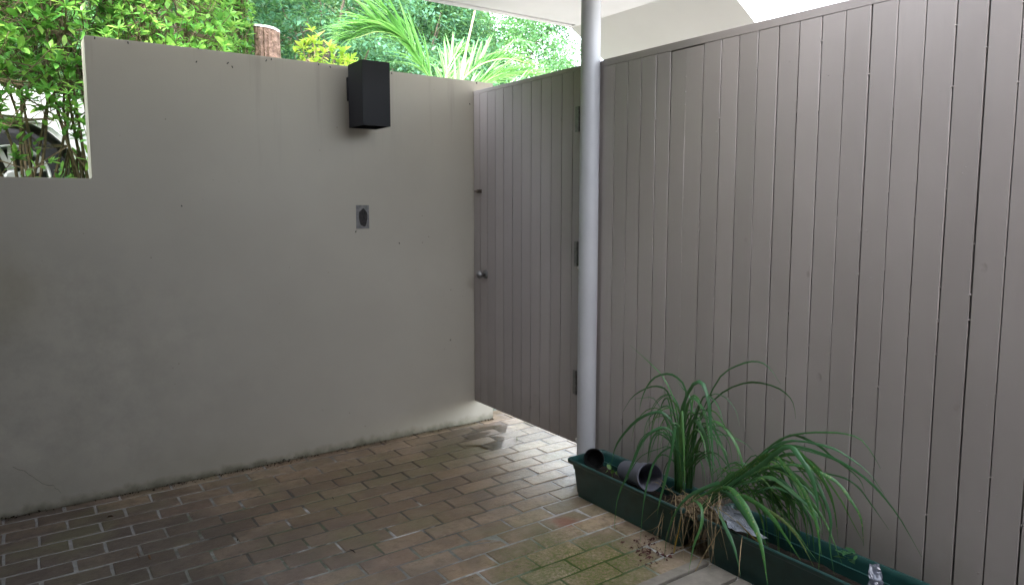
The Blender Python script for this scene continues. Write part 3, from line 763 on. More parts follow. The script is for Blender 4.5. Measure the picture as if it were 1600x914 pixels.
pB = empty('grass_plant', (2.2, 1.80, .15), 'grass plant leaning over to the right with speckled blades arching along the fence', 'plant')
S_, Y_ = MT['blades'], MT['bladey']
bl = [
 ([(-40, 520), (60, 440), (180, 330), (300, 230), (400, 152), (520, 122), (640, 118), (740, 126), (825, 160), (890, 250), (920, 306)], 2.2, 2.30, .010, B),
 ([(-30, 520), (60, 420), (240, 280), (350, 200), (480, 190), (640, 238), (780, 312), (880, 392), (950, 470), (1030, 580), (1135, 766)], 2.2, 2.30, .014, B),
 ([(-30, 500), (130, 380), (300, 240), (430, 162), (640, 190), (760, 250), (860, 330), (940, 440)], 2.2, 2.29, .012, B),
 ([(-20, 510), (120, 400), (280, 300), (430, 192), (500, 250), (560, 350), (588, 460), (600, 570)], 2.2, 2.14, .026, B),
 ([(60, 430), (300, 260), (430, 190), (520, 250), (600, 340), (650, 430), (682, 540), (700, 690)], 2.2, 2.15, .024, S_),
 ([(100, 430), (330, 300), (500, 290), (610, 330), (700, 382), (772, 480), (820, 570), (832, 710)], 2.2, 2.24, .018, S_),
 ([(60, 440), (240, 280), (350, 230), (440, 320), (500, 390), (545, 480), (582, 580), (602, 700), (598, 835)], 2.2, 2.13, .020, S_),
 ([(80, 440), (230, 370), (340, 350), (430, 400), (520, 480), (575, 570), (625, 660)], 2.2, 2.19, .024, B),
 ([(80, 440), (180, 350), (280, 310), (380, 300), (480, 340), (560, 420), (620, 500), (640, 640)], 2.2, 2.24, .018, B),
 ([(300, 330), (500, 320), (700, 345), (800, 400), (870, 490), (965, 625)], 2.25, 2.3, .009, B),
 ([(20, 440), (120, 405), (200, 480), (262, 600), (302, 720), (332, 912)], 2.18, 2.06, .030, S_),
 ([(20, 450), (110, 430), (180, 500), (260, 620), (340, 720)], 2.18, 2.13, .026, B),
 ([(60, 470), (160, 440), (260, 480), (340, 545), (410, 640), (505, 785)], 2.2, 2.13, .026, S_),
 ([(140, 480), (240, 470), (330, 520), (430, 592), (505, 690), (572, 815)], 2.2, 2.15, .016, Y_),
 ([(60, 500), (90, 560), (115, 620), (155, 710), (192, 860)], 2.14, 2.05, .020, B),
 ([(300, 250), (430, 140), (510, 145), (600, 190), (660, 240), (800, 350), (840, 430)], 2.24, 2.28, .014, B),
 ([(100, 470), (230, 420), (310, 435), (400, 510), (480, 620), (560, 765)], 2.24, 2.24, .016, B),
 ([(60, 440), (250, 330), (420, 240), (560, 270), (700, 450), (760, 560), (830, 690)], 2.24, 2.28, .012, B),
 ([(260, 320), (420, 230), (520, 260), (600, 400), (660, 560), (655, 700), (680, 860)], 2.24, 2.2, .016, B),
 ([(200, 380), (340, 230), (460, 330), (560, 480), (640, 600), (720, 800)], 2.26, 2.24, .018, B),
 ([(280, 250), (360, 195), (500, 205), (640, 245), (720, 280), (790, 350)], 2.25, 2.29, .008, B),
 ([(200, 340), (330, 270), (420, 265), (500, 290), (430, 275), (560, 330), (640, 400)], 2.22, 2.26, .007, B),
 ([(180, 330), (300, 230), (420, 175), (530, 165), (610, 170)], 2.24, 2.26, .005, B),
 ([(-60, 470), (20, 430), (90, 380), (160, 330), (230, 290)], 2.16, 2.2, .018, B),
 ([(150, 400), (230, 380), (300, 365), (390, 375)], 2.18, 2.2, .010, B),
 ([(230, 460), (290, 450), (350, 480), (470, 620), (540, 720), (600, 800)], 2.22, 2.2, .012, S_),
]
for P, xa, xb, w, mt in bl: blade(pB, from_px(P, z6, xa, xb), w, mt, n=20)
for P in ([(-70, 560), (60, 435), (200, 320), (310, 228)], [(-70, 570), (80, 440), (220, 310), (330, 210)], [(-60, 575), (90, 450), (210, 345), (290, 260)]):
    MB().tube(catmull(from_px(P, z6, 2.17, 2.22), 10), [.005-.0003*i for i in range(11)], 6).build('stalk', B, pB, True)
for i in range(48):
    bx, by = rA.uniform(40, 330), rA.uniform(280, 450); rx = rA.uniform(120, 420); dn = rA.uniform(120, 420)
    P = [(bx, by), (bx+rx*.3, by-rA.uniform(20, 90)), (bx+rx*.7, by+dn*.15), (bx+rx*.92, by+dn*.5), (bx+rx, by+dn)]
    blade(pB, from_px(P, z6, rA.uniform(2.18, 2.26), rA.uniform(2.16, 2.31)), rA.uniform(.007, .016), rA.choice((B, B, S_)), rA)
# dead straw hanging from the root clump
rS = random.Random(5)
for i in range(64):
    u0, v0 = rS.uniform(1038, 1130), rS.uniform(765, 792)
    du = rS.gauss(-4, 22); dv = rS.uniform(25, 120); x0_ = rS.uniform(2.10, 2.2)
    a = atx(u0, v0, x0_+.03); b = atx(u0+du*.4+rS.uniform(-6, 6), v0+dv*.35, x0_-.02); c = atx(u0+du, v0+dv, x0_-.06)
    if c.z < .004: c.z = .004+rS.random()*.01
    if b.z < .01: b.z = .012
    blade(pB, [a, b, c], rS.uniform(.0018, .0042), rS.choice((MT['straw'], MT['straw'], MT['rootm'])), rS, n=6, name='straw')
for i in range(30):   # straw lying across the clump
    a = atx(rS.uniform(1035, 1190), rS.uniform(768, 800), 2.2); dd = Vector((rS.uniform(-.05, .05), rS.uniform(-.10, .10), rS.uniform(-.02, .03)))
    a.z = max(a.z, .195)
    blade(pB, [a, a+dd*.5+Vector((0, 0, .012)), a+dd], rS.uniform(.002, .004), MT['straw'], rS, n=6, name='straw')
for P in ([(1066, 800), (1060, 830), (1053, 862), (1052, 895), (1056, 905)], [(1150, 812), (1175, 838), (1190, 850)]):
    blade(pB, from_px(P, lambda q: q, 2.14, 2.08), .008, MT['yellow'], rS)
for P in ([(1137, 808), (1110, 850), (1085, 895), (1075, 925)], [(1160, 835), (1157, 860), (1154, 905)], [(1099, 815), (1112, 850), (1118, 890)]):
    blade(pB, from_px(P, lambda q: q, 2.12, 2.02), .005, MT['straw'], rS)
# matted root clump sitting across the two planter ends
bm = bmesh.new(); bmesh.ops.create_icosphere(bm, subdivisions=4, radius=1)
for q in bm.verts:
    k = 1+.25*noise.noise(q.co*2.2)+.22*noise.noise(q.co*7)+.08*noise.noise(q.co*19)
    q.co = Vector((2.225+q.co.x*.075*k, 1.812+q.co.y*.135*k, .168+q.co.z*.038*k))
me = bpy.data.meshes.new('m'); bm.to_mesh(me); bm.free(); link('root_clump', me, MT['rootm'], pB)

# crumpled sheets
def crumple(name, corners, mat, seed, amp, label, cat, n=14, m_=9):
    r = []
    a, b, c, d = [Vector(q) for q in corners]
    for j in range(m_+1):
        for i in range(n+1):
            p = a.lerp(b, i/n).lerp(d.lerp(c, i/n), j/m_)
            o_ = noise.noise_vector(p*26+Vector((seed, 0, 0)))*amp+noise.noise_vector(p*70+Vector((seed, 3, 0)))*amp*.45
            r.append(p+o_)
    o = link(name, mesh(r, [(j*(n+1)+i, j*(n+1)+i+1, (j+1)*(n+1)+i+1, (j+1)*(n+1)+i) for j in range(m_) for i in range(n)]), mat)
    return tag(o, label, cat)
crumple('crumpled_bag', [atx(1106, 790, 2.2), atx(1148, 793, 2.24), atx(1204, 846, 2.17), atx(1140, 822, 2.12)], MT['foil'], 2, .016, 'crumpled pale grey plastic bag lying under the leaning grass', 'plastic bag', 22, 14)
crumple('plastic_wrapper', [atx(1359, 878, 2.27), atx(1372, 880, 2.28), atx(1384, 930, 2.22), atx(1352, 930, 2.2)], MT['film'], 5, .010, 'clear crinkled plastic wrapper standing in the nearest planter', 'wrapper', 10, 16)
sc_ = empty('small_plant', (2.28, 1.3, .12), 'small dark glossy plant against the planter rim under the arching blades', 'plant')
for i in range(16):
    c = atx(1322+rS.uniform(-6, 14), 868+rS.uniform(-8, 8), 2.27); w = rS.uniform(0, 6.28)
    o = link('leaf', bpy.data.meshes.get('darkleaf') or lt_me.copy(), None, sc_); 
    if o.data.name != 'darkleaf': o.data.name = 'darkleaf'; o.data.materials.clear(); o.data.materials.append(MT['blade'])
    s_ = rS.uniform(.025, .045); dd = Vector((math.cos(w), math.sin(w), rS.uniform(.1, .8)))
    o.matrix_basis = Matrix.Translation(c) @ frame(dd, Vector((0, 0, 1))).to_4x4() @ Matrix.Diagonal((s_, s_, s_, 1))

# ------------------------------------------------------------------ timber duckboard at the viewer's feet
db = empty('duckboard', (1.8, 1.5, 0), 'weathered timber slatted board lying beside the nearest planter', 'duckboard')
MB().box((1.45, 1.14, .0002), (2.13, 1.757, .0022)).build('slat_gap_shade', MT['dark'], db)  # dark sheet added to stand for the shade between slats
rT = random.Random(9); yy = 1.760
for w in (.045, .115, .115, .115, .115, .115):
    bm = bmesh.new(); bmesh.ops.create_cube(bm, size=1)
    for q in bm.verts: q.co = Vector((1.79+q.co.x*.70+.0*w, yy-w/2+q.co.y*w, .008+q.co.z*.016))
    bmesh.ops.bevel(bm, geom=bm.edges[:], offset=.0025, segments=1, affect='EDGES')
    me = bpy.data.meshes.new('m'); bm.to_mesh(me); bm.free(); link('slat', me, MT['timber'], db); yy -= w+.016

# ------------------------------------------------------------------ litter along the foot of the wall, fallen leaves
lv, lf = [], []
rL = random.Random(31)
for i in range(2600):
    x = rL.uniform(-1.6, 2.5); clump = max(0, noise.noise(Vector((x*2.3, 0, 7)))+.35)
    if rL.random() > clump+.10: continue
    y = DY-abs(rL.gauss(0, .012+.020*clump)); s_ = rL.uniform(.002, .007); z = rL.uniform(0, .006+.012*clump)
    c = Vector((x, y, z)); n = len(lv)
    for k in range(4):
        d = Vector((rL.uniform(-1, 1), rL.uniform(-1, 1), rL.uniform(-.6, .8)))*s_; lv.append(c+d)
    lf += [(n, n+1, n+2), (n, n+2, n+3), (n, n+3, n+1), (n+1, n+3, n+2)]
tag(link('leaf_litter', mesh(lv, lf), MT['litter']), 'dark dirt and leaf litter gathered along the foot of the garden wall', 'litter', kind='stuff')
lv, lf = [], []
for i in range(5200):  # moss and grit in the joints and on the damp bricks
    if i % 2: x, y = rL.gauss(1.72, .17), rL.gauss(2.0, .14)
    else: x, y = rL.uniform(.2, 2.3), rL.uniform(2.1, 3.7)
    j = round((y-y0c)/PW); e = (y-y0c)/PW-j; joint = abs(abs(e)-.5) < .06
    if not joint and rL.random() > (.28 if i % 2 else .03): continue
    if i % 2 == 0 and noise.noise(Vector((x*1.6, y*1.6, 4))) < .02: continue
    if y < 1.78 or x > 2.1 and y < 2.6: continue
    s_ = rL.uniform(.0008, .0026); c = Vector((x, y, .001)); n = len(lv)
    for k in range(4): lv.append(c+Vector((rL.uniform(-1, 1), rL.uniform(-1, 1), rL.uniform(-.3, .9)))*s_)
    lf += [(n, n+1, n+2), (n, n+2, n+3), (n, n+3, n+1), (n+1, n+3, n+2)]
tag(link('moss_tufts', mesh(lv, lf), MT['mossm']), 'green moss specks growing in and around the paving joints', 'moss', kind='stuff')

def fallen(u, v, size, mat, label, group=None, w=.5, rot=None):
    q = atz(u, v, .003); a = rot if rot is not None else rL.uniform(0, 6.28)
    V = LV*np.array([1, w*1.4, 1.8]); me = mesh([Vector(p)*size for p in V], [tuple(f) for f in LF], True)
    o = link('fallen_leaf', me, mat); o.location = q+Vector((0, 0, size*.16)); o.rotation_euler = (rL.uniform(-.3, .3), rL.uniform(-.1, .25), a)
    return tag(o, label, 'leaf', group)
fallen(232, 868, .035, MT['deadleaf'], 'curled pale brown fallen leaf on the dark bricks at the bottom left')
fallen(214, 866, .045, MT['deadleaf'], 'long thin fallen leaf on the dark bricks at the bottom left', w=.2)
fallen(700, 657, .08, MT['deadleaf'], 'brown fallen leaf at the wall foot by the puddle, farther from the gate', w=.6, rot=.2)
fallen(716, 662, .10, MT['deadleaf'], 'brown fallen leaf lying at the edge of the puddle', w=.4, rot=2.9)
fallen(178, 811, .07, MT['deadleaf'], 'thin dark twig-like fallen leaf upright on the bricks by the left wall', w=.12)
fallen(518, 777, .022, MT['litter'], 'small black fallen leaf scrap in a joint in the middle of the paving')
fallen(545, 860, .035, MT['litter'], 'blackened spiky fallen leaf in a joint at the bottom of the paving', w=.35)
fallen(963, 827, .020, MT['litter'], 'dark scrap of leaf on the brick in front of the green planter')
fallen(372, 842, .02, MT['litter'], 'small dark leaf scrap on the bricks at the lower left')
rv_, rf_ = [], []
for i in range(120):
    q = atz(rL.gauss(1016, 19), rL.gauss(857, 13), .004); n = len(rv_); s_ = rL.uniform(.003, .014)
    for k in range(4): rv_.append(q+Vector((rL.uniform(-1, 1), rL.uniform(-1, 1), rL.uniform(-.2, .9)))*s_)
    rf_ += [(n, n+1, n+2), (n, n+2, n+3)]
tag(link('leaf_crumbs', mesh(rv_, rf_), MT['redleaf']), 'reddish crumbs of dead leaves on the bricks beside the planters', 'litter', kind='stuff')

# ------------------------------------------------------------------ vegetation
def instances(TV, TF, Ms, T, rand):
    """TV template verts, Ms (n,3,3), T (n,3)"""
    V = np.einsum('nij,kj->nki', Ms, TV)+T[:, None, :]; n, k = len(Ms), len(TV)
    Fc = (TF[None]+(np.arange(n)*k)[:, None, None]).reshape(-1, TF.shape[1])
    return bigmesh(V.reshape(-1, 3), Fc, np.repeat(rand, k), True)

def shrub(base, spread, top, ntip, lsize, mat, label, seed, lower=0.0, nleaf=(7, 10), indiv=300, group='shrubs behind the garden wall'):
    r = random.Random(seed); root = empty('shrub', base, label, 'shrub', group)
    b = Vector(base); limbs = []; mb = MB()
    for i in range(9):
        a = r.uniform(0, 6.28); k = r.uniform(.3, .9)
        e = Vector((math.cos(a)*spread[0]*k, math.sin(a)*spread[1]*k, (top-b.z)*r.uniform(.55, .9)))
        P = catmull([b+Vector((r.uniform(-.05, .05), r.uniform(-.05, .05), -.03)), b+e*.35+Vector((r.uniform(-.1, .1), r.uniform(-.08, .08), .1)), b+e*.7+Vector((r.uniform(-.1, .1), r.uniform(-.08, .08), 0)), b+e], 8)
        mb.tube(P, [.011-.001*j for j in range(9)], 5); limbs += P[2:]
    Mats, Ts, info = [], [], []
    for i in range(ntip):
        while True:
            q = Vector((r.uniform(-1, 1), r.uniform(-1, 1), r.uniform(-1, 1)))
            if .25 < q.length < 1.0: break
        q = q*(.55+.45*r.random()**.5)/max(q.length, .5) if r.random() < .6 else q
        wob = 1+.22*noise.noise(Vector((q.x*2+seed, q.y*2, q.z*2)))
        zc = (top+b.z+lower)/2; hz = (top-b.z-lower)/2
        tip = Vector((b.x+q.x*spread[0]*wob, b.y+q.y*spread[1]*wob, zc+q.z*hz*wob))
        if tip.y < DY+.10 and tip.z > 0: tip.y = DY+.10+r.random()*.12
        if tip.z < 2.15 and tip.x < .45 and tip.y < 5.6 and r.random() < (.62 if tip.z < 1.95 else .45): continue
        n_ = min(limbs, key=lambda l: (l-tip).length+max(0, l.z-tip.z)*2)
        d = (tip-n_); d.z += .15; d.normalize(); d = (d+Vector((r.uniform(-.4, .4), r.uniform(-.4, .4), r.uniform(.1, .8)))).normalized()
        st = tip-d*r.uniform(.12, .22); mb.tube([n_, st, tip], [.006, .0035, .002], 3, False)
        nl = r.randint(*nleaf); ph = r.uniform(0, 6.28); ls = lsize*r.uniform(.75, 1.2); tint = r.random()
        for k in range(nl+4):
            term = k < nl
            w = ph+k*2.4; el_ = r.uniform(.15, 1.1) if term else r.uniform(-.5, .4)
            F_ = frame(d, Vector((0, 0, 1)))
            dd = F_ @ Vector((math.sin(el_), math.cos(w)*math.cos(el_), math.sin(w)*math.cos(el_)))
            o_ = tip-d*r.uniform(0, .02) if term else tip-d*r.uniform(.04, .2)
            s_ = ls*(r.uniform(.55, 1.) if term else r.uniform(.7, 1.1))
            R_ = frame(dd, Vector((r.uniform(-.4, .4), r.uniform(-.4, .4), 1)), r.uniform(-.4, .4))
            Mats.append(np.array(R_)*s_); Ts.append(tuple(o_)); info.append((tint*.7+r.random()*.3)*.999)
    Mats, Ts, info = np.array(Mats), np.array(Ts), np.array(info)
    mb.build('branches', MT['twig'], root)
    # the leaves that show largest become parts of their own
    sc = []
    for i, t in enumerate(Ts):
        u, v, k = px(t); top_px = 277 if u < 140 else 57+(u-132)*.1166
        sc.append(k if (0 < u < 900 and 0 < v < top_px) else 1e3+k)
    order = np.argsort(sc); ind = [i for i in order[:indiv] if sc[i] < 1e3]; mask = np.ones(len(Ts), bool); mask[ind] = False
    me = leafmesh(mat)
    for i in ind:
        o = bpy.data.objects.new('leaf', me); COL.objects.link(o); o.parent = root
        Mx = Matrix([list(q) for q in Mats[i]]).to_4x4(); Mx.translation = Vector(Ts[i])-b; o.matrix_local = Mx
    tag(link('foliage', instances(LV, LF, Mats[mask], Ts[mask], info[mask]), mat, root), kind='stuff')
    return root
_lm = {}
def leafmesh(mat):
    if mat.name not in _lm:
        _lm[mat.name] = mesh(LV, [tuple(f) for f in LF], True); _lm[mat.name].materials.append(mat)
    return _lm[mat.name]
H_, HY = MT['hedge'], MT['hedgey']
gz = 1.24
shrub((-.30, 4.75, gz), (.62, .55), 3.9, 620, .074, H_, 'dense bright green shrub at the far left, showing above the low part of the wall', 1)
shrub((-1.45, 4.9, gz), (.75, .6), 3.7, 260, .09, H_, 'leafy green shrub out of view beyond the left edge, added to block light', 12)  # unseen shrub added to block light coming over the low wall
shrub((-2.7, 4.9, gz), (.75, .6), 3.7, 200, .09, H_, 'outermost leafy green shrub, out of view, added to block light', 13)  # second unseen shrub, added for the same blocking
shrub((.42, 4.95, gz), (.62, .60), 4.0, 680, .073, H_, 'tall bright green shrub just behind the upper corner of the wall step', 2)
shrub((.90, 5.05, gz), (.45, .50), 3.9, 580, .068, H_, 'bright green shrub behind the wall, left of the tree stump', 3)
shrub((.10, 5.15, gz), (.80, .35), 3.5, 420, .066, H_, 'green shrub farther back behind the wall step, above the white car', 8, lower=.9)
shrub((1.33, 5.6, gz), (.26, .30), 3.3, 300, .070, H_, 'narrow leafy shrub rising just left of the tree stump', 4, lower=.8)
shrub((1.98, 5.28, gz), (.30, .22), 2.68, 260, .070, HY, 'low yellow-green shrub behind the wall, right of the tree stump', 5)
shrub((2.22, 5.28, gz), (.27, .20), 2.56, 220, .065, HY, 'lowest yellowish shrub tips just left of the black wall lamp', 6)

# tree stump
st = empty('tree_stump', (1.60, 5.38, 1.2), 'cut tree stump with reddish cracked bark and a bleached top behind the wall', 'tree stump')
bm = MB(); ring_n = 40; V_, F_ = [], []
zt = aty(420, 46, 5.38).z; lv_ = 16
for k in range(lv_):
    z = 1.15+(zt-1.15)*k/(lv_-1)
    for i in range(ring_n):
        w = 2*math.pi*i/ring_n; crack = abs(noise.noise(Vector((math.cos(w)*3.2, math.sin(w)*3.2, z*1.6))))
        rr_ = .092*(1+.10*noise.noise(Vector((math.cos(w)*1.3, math.sin(w)*1.3, z*2))))-.014*(1-min(1, crack*6))
        V_.append((1.60+rr_*math.cos(w), 5.38+rr_*math.sin(w), z+(.02*math.sin(w*1.3)-.10*(math.cos(w)*.35) if k == lv_-1 else 0)))
for k in range(lv_-1):
    for i in range(ring_n): F_.append((k*ring_n+i, k*ring_n+(i+1) % ring_n, (k+1)*ring_n+(i+1) % ring_n, (k+1)*ring_n+i))
link('bark', mesh(V_, F_), MT['bark'], st)
tp = V_[-ring_n:]; ctr = sum((Vector(q) for q in tp), Vector())/ring_n
cv = [Vector(q)+Vector((0, 0, .004)) for q in tp]+[ctr+Vector((0, 0, .02))]; cv2 = [ctr+(Vector(q)-ctr)*1.04-Vector((0, 0, .012)) for q in tp]
link('cut_top', mesh(cv+cv2, [(i, (i+1) % ring_n, ring_n) for i in range(ring_n)]+[(ring_n+1+i, ring_n+1+(i+1) % ring_n, (i+1) % ring_n, i) for i in range(ring_n)]), MT['cut'], st)

# bamboo stake
sk = MB().tube([aty(721, 140, 5.6), aty(728, 80, 5.6), aty(742, 18, 5.6)], [.010, .0095, .009], 8).build('bamboo_stake', MT['stake'])
tag(sk, 'thin pale bamboo stake standing upright among the palm fronds', 'stake')

# palm
pb = Vector((3.0, 5.6, .9))
palm = empty('palm', (3.05, 5.6, .0), 'young palm with arching yellow-green fronds behind the wall corner', 'palm')
MB().tube([(3.05, 5.6, -.05), (3.06, 5.6, .8), (3.04, 5.58, 1.7), (3.03, 5.55, 2.05)], [.10, .085, .08, .06], 10).build('trunk', MT['trunk'], palm)
def leaflet_mesh(L, Wd, droop, mat):
    n = 7; vs = []
    for i in range(n+1):
        t = i/n; w = Wd*(.35+.65*min(1, t*4))*(1-t**2.2)*.5; z = -droop*t*t*L; x = L*t*(1-.12*droop*t)
        vs += [(x, -w, z+w*.5), (x, 0, z), (x, w, z+w*.5)]
    fs = [(i*3+k, i*3+k+1, (i+1)*3+k+1, (i+1)*3+k) for i in range(n) for k in range(2)]
    me = mesh(vs, fs, True); me.materials.append(mat); return me
lm = [leaflet_mesh(1, .072, d_, MT['palm']) for d_ in (.12, .3, .5, .75)]
def frond(P, nleaf, Lmax, a_side, b_side, seed, up=Vector((0, -.2, 1)), start=.15):
    r = random.Random(seed); C = catmull([Vector(p) for p in P], 40)
    fr = MB().tube(C[::2], [.011-.00045*i for i in range(21)], 6).build('frond', MT['rachis'], palm, True)
    for i in range(nleaf):
        t = start+(1-start)*i/nleaf; k = min(39, int(t*40)); p = C[k].lerp(C[k+1], t*40-k); T = (C[min(k+1, 40)]-C[max(k-1, 0)]).normalized()
        env = math.sin(math.pi*min(1, .18+.80*t))**.55
        for sd_ in (a_side, b_side):
            dd = (T*(.55+.7*t)+sd_*(1.15-.5*t)+Vector((r.gauss(0, .07), r.gauss(0, .07), r.gauss(0, .07)))).normalized()
            L = Lmax*env*r.uniform(.82, 1.1)
            o = bpy.data.objects.new('leaflet', r.choice(lm)); COL.objects.link(o); o.parent = fr
            o.matrix_basis = Matrix.Translation(p) @ frame(dd, up, r.uniform(-.5, .5)).to_4x4() @ Matrix.Diagonal((L, L*.85 if L > .25 else L, L, 1))
def P5(l, y): return [aty(u, v, y+dy) for u, v, dy in l]
Rr, Uu = Vector((.82, -.57, 0)), Vector((0, 0, 1))
frond(P5([(668, 215, 0), (680, 150, 0), (664, 112, -.02), (642, 76, -.05), (616, 55, -.08), (588, 50, -.1), (562, 58, -.12), (540, 64, -.14)], 5.5), 66, .50, (Uu*.95+Rr*.25).normalized(), (Uu*.6-Rr*.35+Vector((-.4, -.5, 0))).normalized(), 1, start=.22)
frond(P5([(690, 220, 0), (720, 165, -.05), (765, 128, -.1), (812, 118, -.15), (850, 128, -.2)], 5.5), 56, .42, (Uu*.9+Rr*.1).normalized(), (Uu*.5+Rr*.4+Vector((-.2, -.5, 0))).normalized(), 2)
frond(P5([(680, 220, .1), (705, 150, .1), (745, 105, .1), (790, 92, .1), (828, 100, .1)], 5.6), 52, .40, (Uu*.9-Rr*.2).normalized(), (Uu*.6+Rr*.3+Vector((.3, .4, 0))).normalized(), 3)
frond(P5([(675, 220, .3), (690, 150, .3), (705, 95, .35), (730, 80, .4)], 5.6), 40, .36, (Uu*.9-Rr*.4).normalized(), (Uu*.7+Rr*.5).normalized(), 4)
frond(P5([(700, 230, 0), (745, 190, -.2), (800, 150, -.3), (850, 140, -.35), (880, 150, -.4)], 5.4), 46, .40, (Uu*.8+Rr*.2).normalized(), (Uu*.1+Rr*.4+Vector((-.2, -.6, 0))).normalized(), 5)

# trees beyond: trunk, limbs, crown of small leaf clumps
def tri_leaf():
    v = np.array([(0, 0, 0), (.5, -.22, .05), (1, 0, -.1), (.5, .22, .05)]); return v, np.array([(0, 1, 2, 3)])
TV, TF = tri_leaf()
def tree(base, h, rad, mat, label, seed, nclump=120, per=170, ls=.10, crown0=.25):
    r = np.random.RandomState(seed); rr_ = random.Random(seed); b = Vector(base)
    root = empty('tree', base, label, 'tree', 'trees on the slope beyond the garden wall')
    tr = MB(); top = b+Vector((rr_.uniform(-.4, .4), rr_.uniform(-.4, .4), h*.8))
    tr.tube(catmull([b-Vector((0, 0, .3)), b+Vector((rr_.uniform(-.3, .3), 0, h*.3)), b+Vector((rr_.uniform(-.3, .3), rr_.uniform(-.3, .3), h*.55)), top], 10), [.16*h/7*(1-.08*i) for i in range(11)], 8)
    cents = []
    for i in range(nclump):
        a = r.uniform(0, 6.28); zz = r.uniform(crown0, 1.); prof_ = math.sin(math.pi*min(.97, (zz-crown0)/(1-crown0)*.78+.2))**.6
        k = rad*prof_*(.45+.6*r.rand()**.5)
        cents.append(b+Vector((math.cos(a)*k, math.sin(a)*k, h*zz+r.uniform(-.2, .2))))
    for c in cents[::6]:
        j = b+Vector((0, 0, max(h*.2, (c.z-b.z)*.6))); tr.tube([j, j.lerp(c, .5)+Vector((0, 0, .12)), c], [.035, .022, .008], 4, False)
    tr.build('trunk', MT['trunk'], root)
    Ms, Ts, rv_ = [], [], []
    for c in cents:
        cr = rad*r.uniform(.16, .30); tint = r.rand(); n = int(per*r.uniform(.7, 1.3))
        d = r.normal(size=(n, 3)); d /= np.linalg.norm(d, axis=1)[:, None]; d[:, 2] = np.abs(d[:, 2])*.9-.35*r.rand(n)
        pos = np.array(c)+d*cr*(.55+.5*r.rand(n)[:, None])*np.array([1.25, 1.25, .7])
        # leaves droop outwards
        ax_ = d*np.array([1, 1, .3])+r.normal(size=(n, 3))*.45-np.array([0, 0, .25]); ax_ /= np.linalg.norm(ax_, axis=1)[:, None]
        up = r.normal(size=(n, 3))*.5+np.array([0, 0, 1]); s_ = np.cross(up, ax_); s_ /= np.linalg.norm(s_, axis=1)[:, None]; nn = np.cross(ax_, s_)
        sz_ = ls*r.uniform(.6, 1.3, n)
        Ms.append(np.stack([ax_, s_, nn], axis=2)*sz_[:, None, None]); Ts.append(pos); rv_.append(np.clip(tint*.6+r.rand(n)*.4, 0, .999))
    o = link('crown', instances(TV, TF, np.concatenate(Ms), np.concatenate(Ts), np.concatenate(rv_)), mat, root)
    return root
def on(x, y): return (x, y, ground_z(x, y)-.05)
tree(on(5.9, 11.5), 5.2, 1.8, MT['t1'], 'blue-green feathery tree directly behind the palm fronds', 1, 130, 230, .085)
tree(on(3.9, 10.2), 5.2, 1.9, MT['t1'], 'blue-green tree showing above the black wall lamp', 2, 130, 230, .085, .1)
tree(on(1.9, 10.0), 5.0, 1.7, MT['t2'], 'fresh green tree behind the stump and its shrubs', 3, 110, 210, .085, .1)
tree(on(8.2, 12.0), 5.5, 1.6, MT['t2'], 'fresh green tree ending against white sky next to the round post', 4, 120, 230, .085, .05)
tree(on(5.3, 9.3), 3.3, 1.5, MT['t2'], 'low light green tree behind the right-hand palm fronds', 5, 90, 200, .075, .05)
tree(on(10.2, 14.0), 6.0, 1.75, MT['t3'], 'dark green tree farther back beside the white sky at the post', 6, 110, 200, .10, .05)
tree(on(5.2, 15.0), 7.5, 3.0, MT['t3'], 'tall dark tree filling the slope behind the palm', 7, 150, 200, .12, .05)
tree(on(.2, 12.0), 6.0, 2.6, MT['t3'], 'dark tree behind the tall left shrubs', 8, 130, 170, .12, .05)
tree(on(-2.8, 10.5), 6.0, 2.4, MT['t2'], 'tree behind the car beyond the left edge of the wall', 9, 110, 140, .12, .05)
tree(on(2.6, 15.5), 8.0, 3.0, MT['t3'], 'tall dark tree high on the slope above the lamp', 10, 140, 170, .13, .05)
tree(on(7.4, 17.5), 7.0, 3.0, MT['t3'], 'tall dark tree on the slope below the roof edge', 11, 140, 170, .13, .05)

shrub((-.38, 4.42, gz), (.34, .20), 2.2, 120, .062, H_, 'low shaded shrub peeping over the low wall in front of the car wheel', 14)
gp_ = empty('gate_pillar', (4.12, 6.0, 0), 'white square pillar on the lane beyond the gate, mirrored in the puddle', 'pillar')
MB().box((4.02, 5.92, -.02), (4.22, 6.08, 1.82), .006).build('shaft', MT['upper'], gp_)
MB().box((4.00, 5.90, 1.822), (4.24, 6.10, 1.87), .006).build('cap', MT['upper'], gp_)

# ------------------------------------------------------------------ white car behind the shrubs
cb = empty('parked_car', (-1.0, 6.75, 1.22), 'white car parked behind the left shrubs, one alloy wheel showing through the leaves', 'car')
G = 1.235
def P(x, z): return (x, G+z)
wx, wx2, wr = .03, -2.55, .335
def arc(cx, cz, r, a0, a1, n=10): return [(cx+r*math.cos(a0+(a1-a0)*i/n), cz+r*math.sin(a0+(a1-a0)*i/n)) for i in range(n+1)]
side = [P(.98, .30), P(1.0, .55), P(.93, .74), P(.55, .90), P(-.15, .98), P(-.95, 1.40), P(-1.4, 1.48), P(-2.5, 1.46), P(-3.2, 1.0), P(-3.45, .92), P(-3.5, .35), P(-3.40, .22)]
side += [(x, z) for x, z in arc(wx2, G+.335, .39, math.pi*1.09, -.09*math.pi, 12)]
side += [(x, z) for x, z in arc(wx, G+.335, .39, math.pi*1.09, -.09*math.pi, 12)]
side += [P(.9, .22)]
def inset(x, z): return max(0, (z-G-.85))*.42
ya, yb_ = 5.92, 7.62
V_ = [(x, ya+inset(x, z), z) for x, z in side]+[(x, yb_-inset(x, z), z) for x, z in side]; n = len(side)
bm = bmesh.new(); q = [bm.verts.new(v) for v in V_]
bm.faces.new(q[:n]); bm.faces.new(q[n:][::-1])
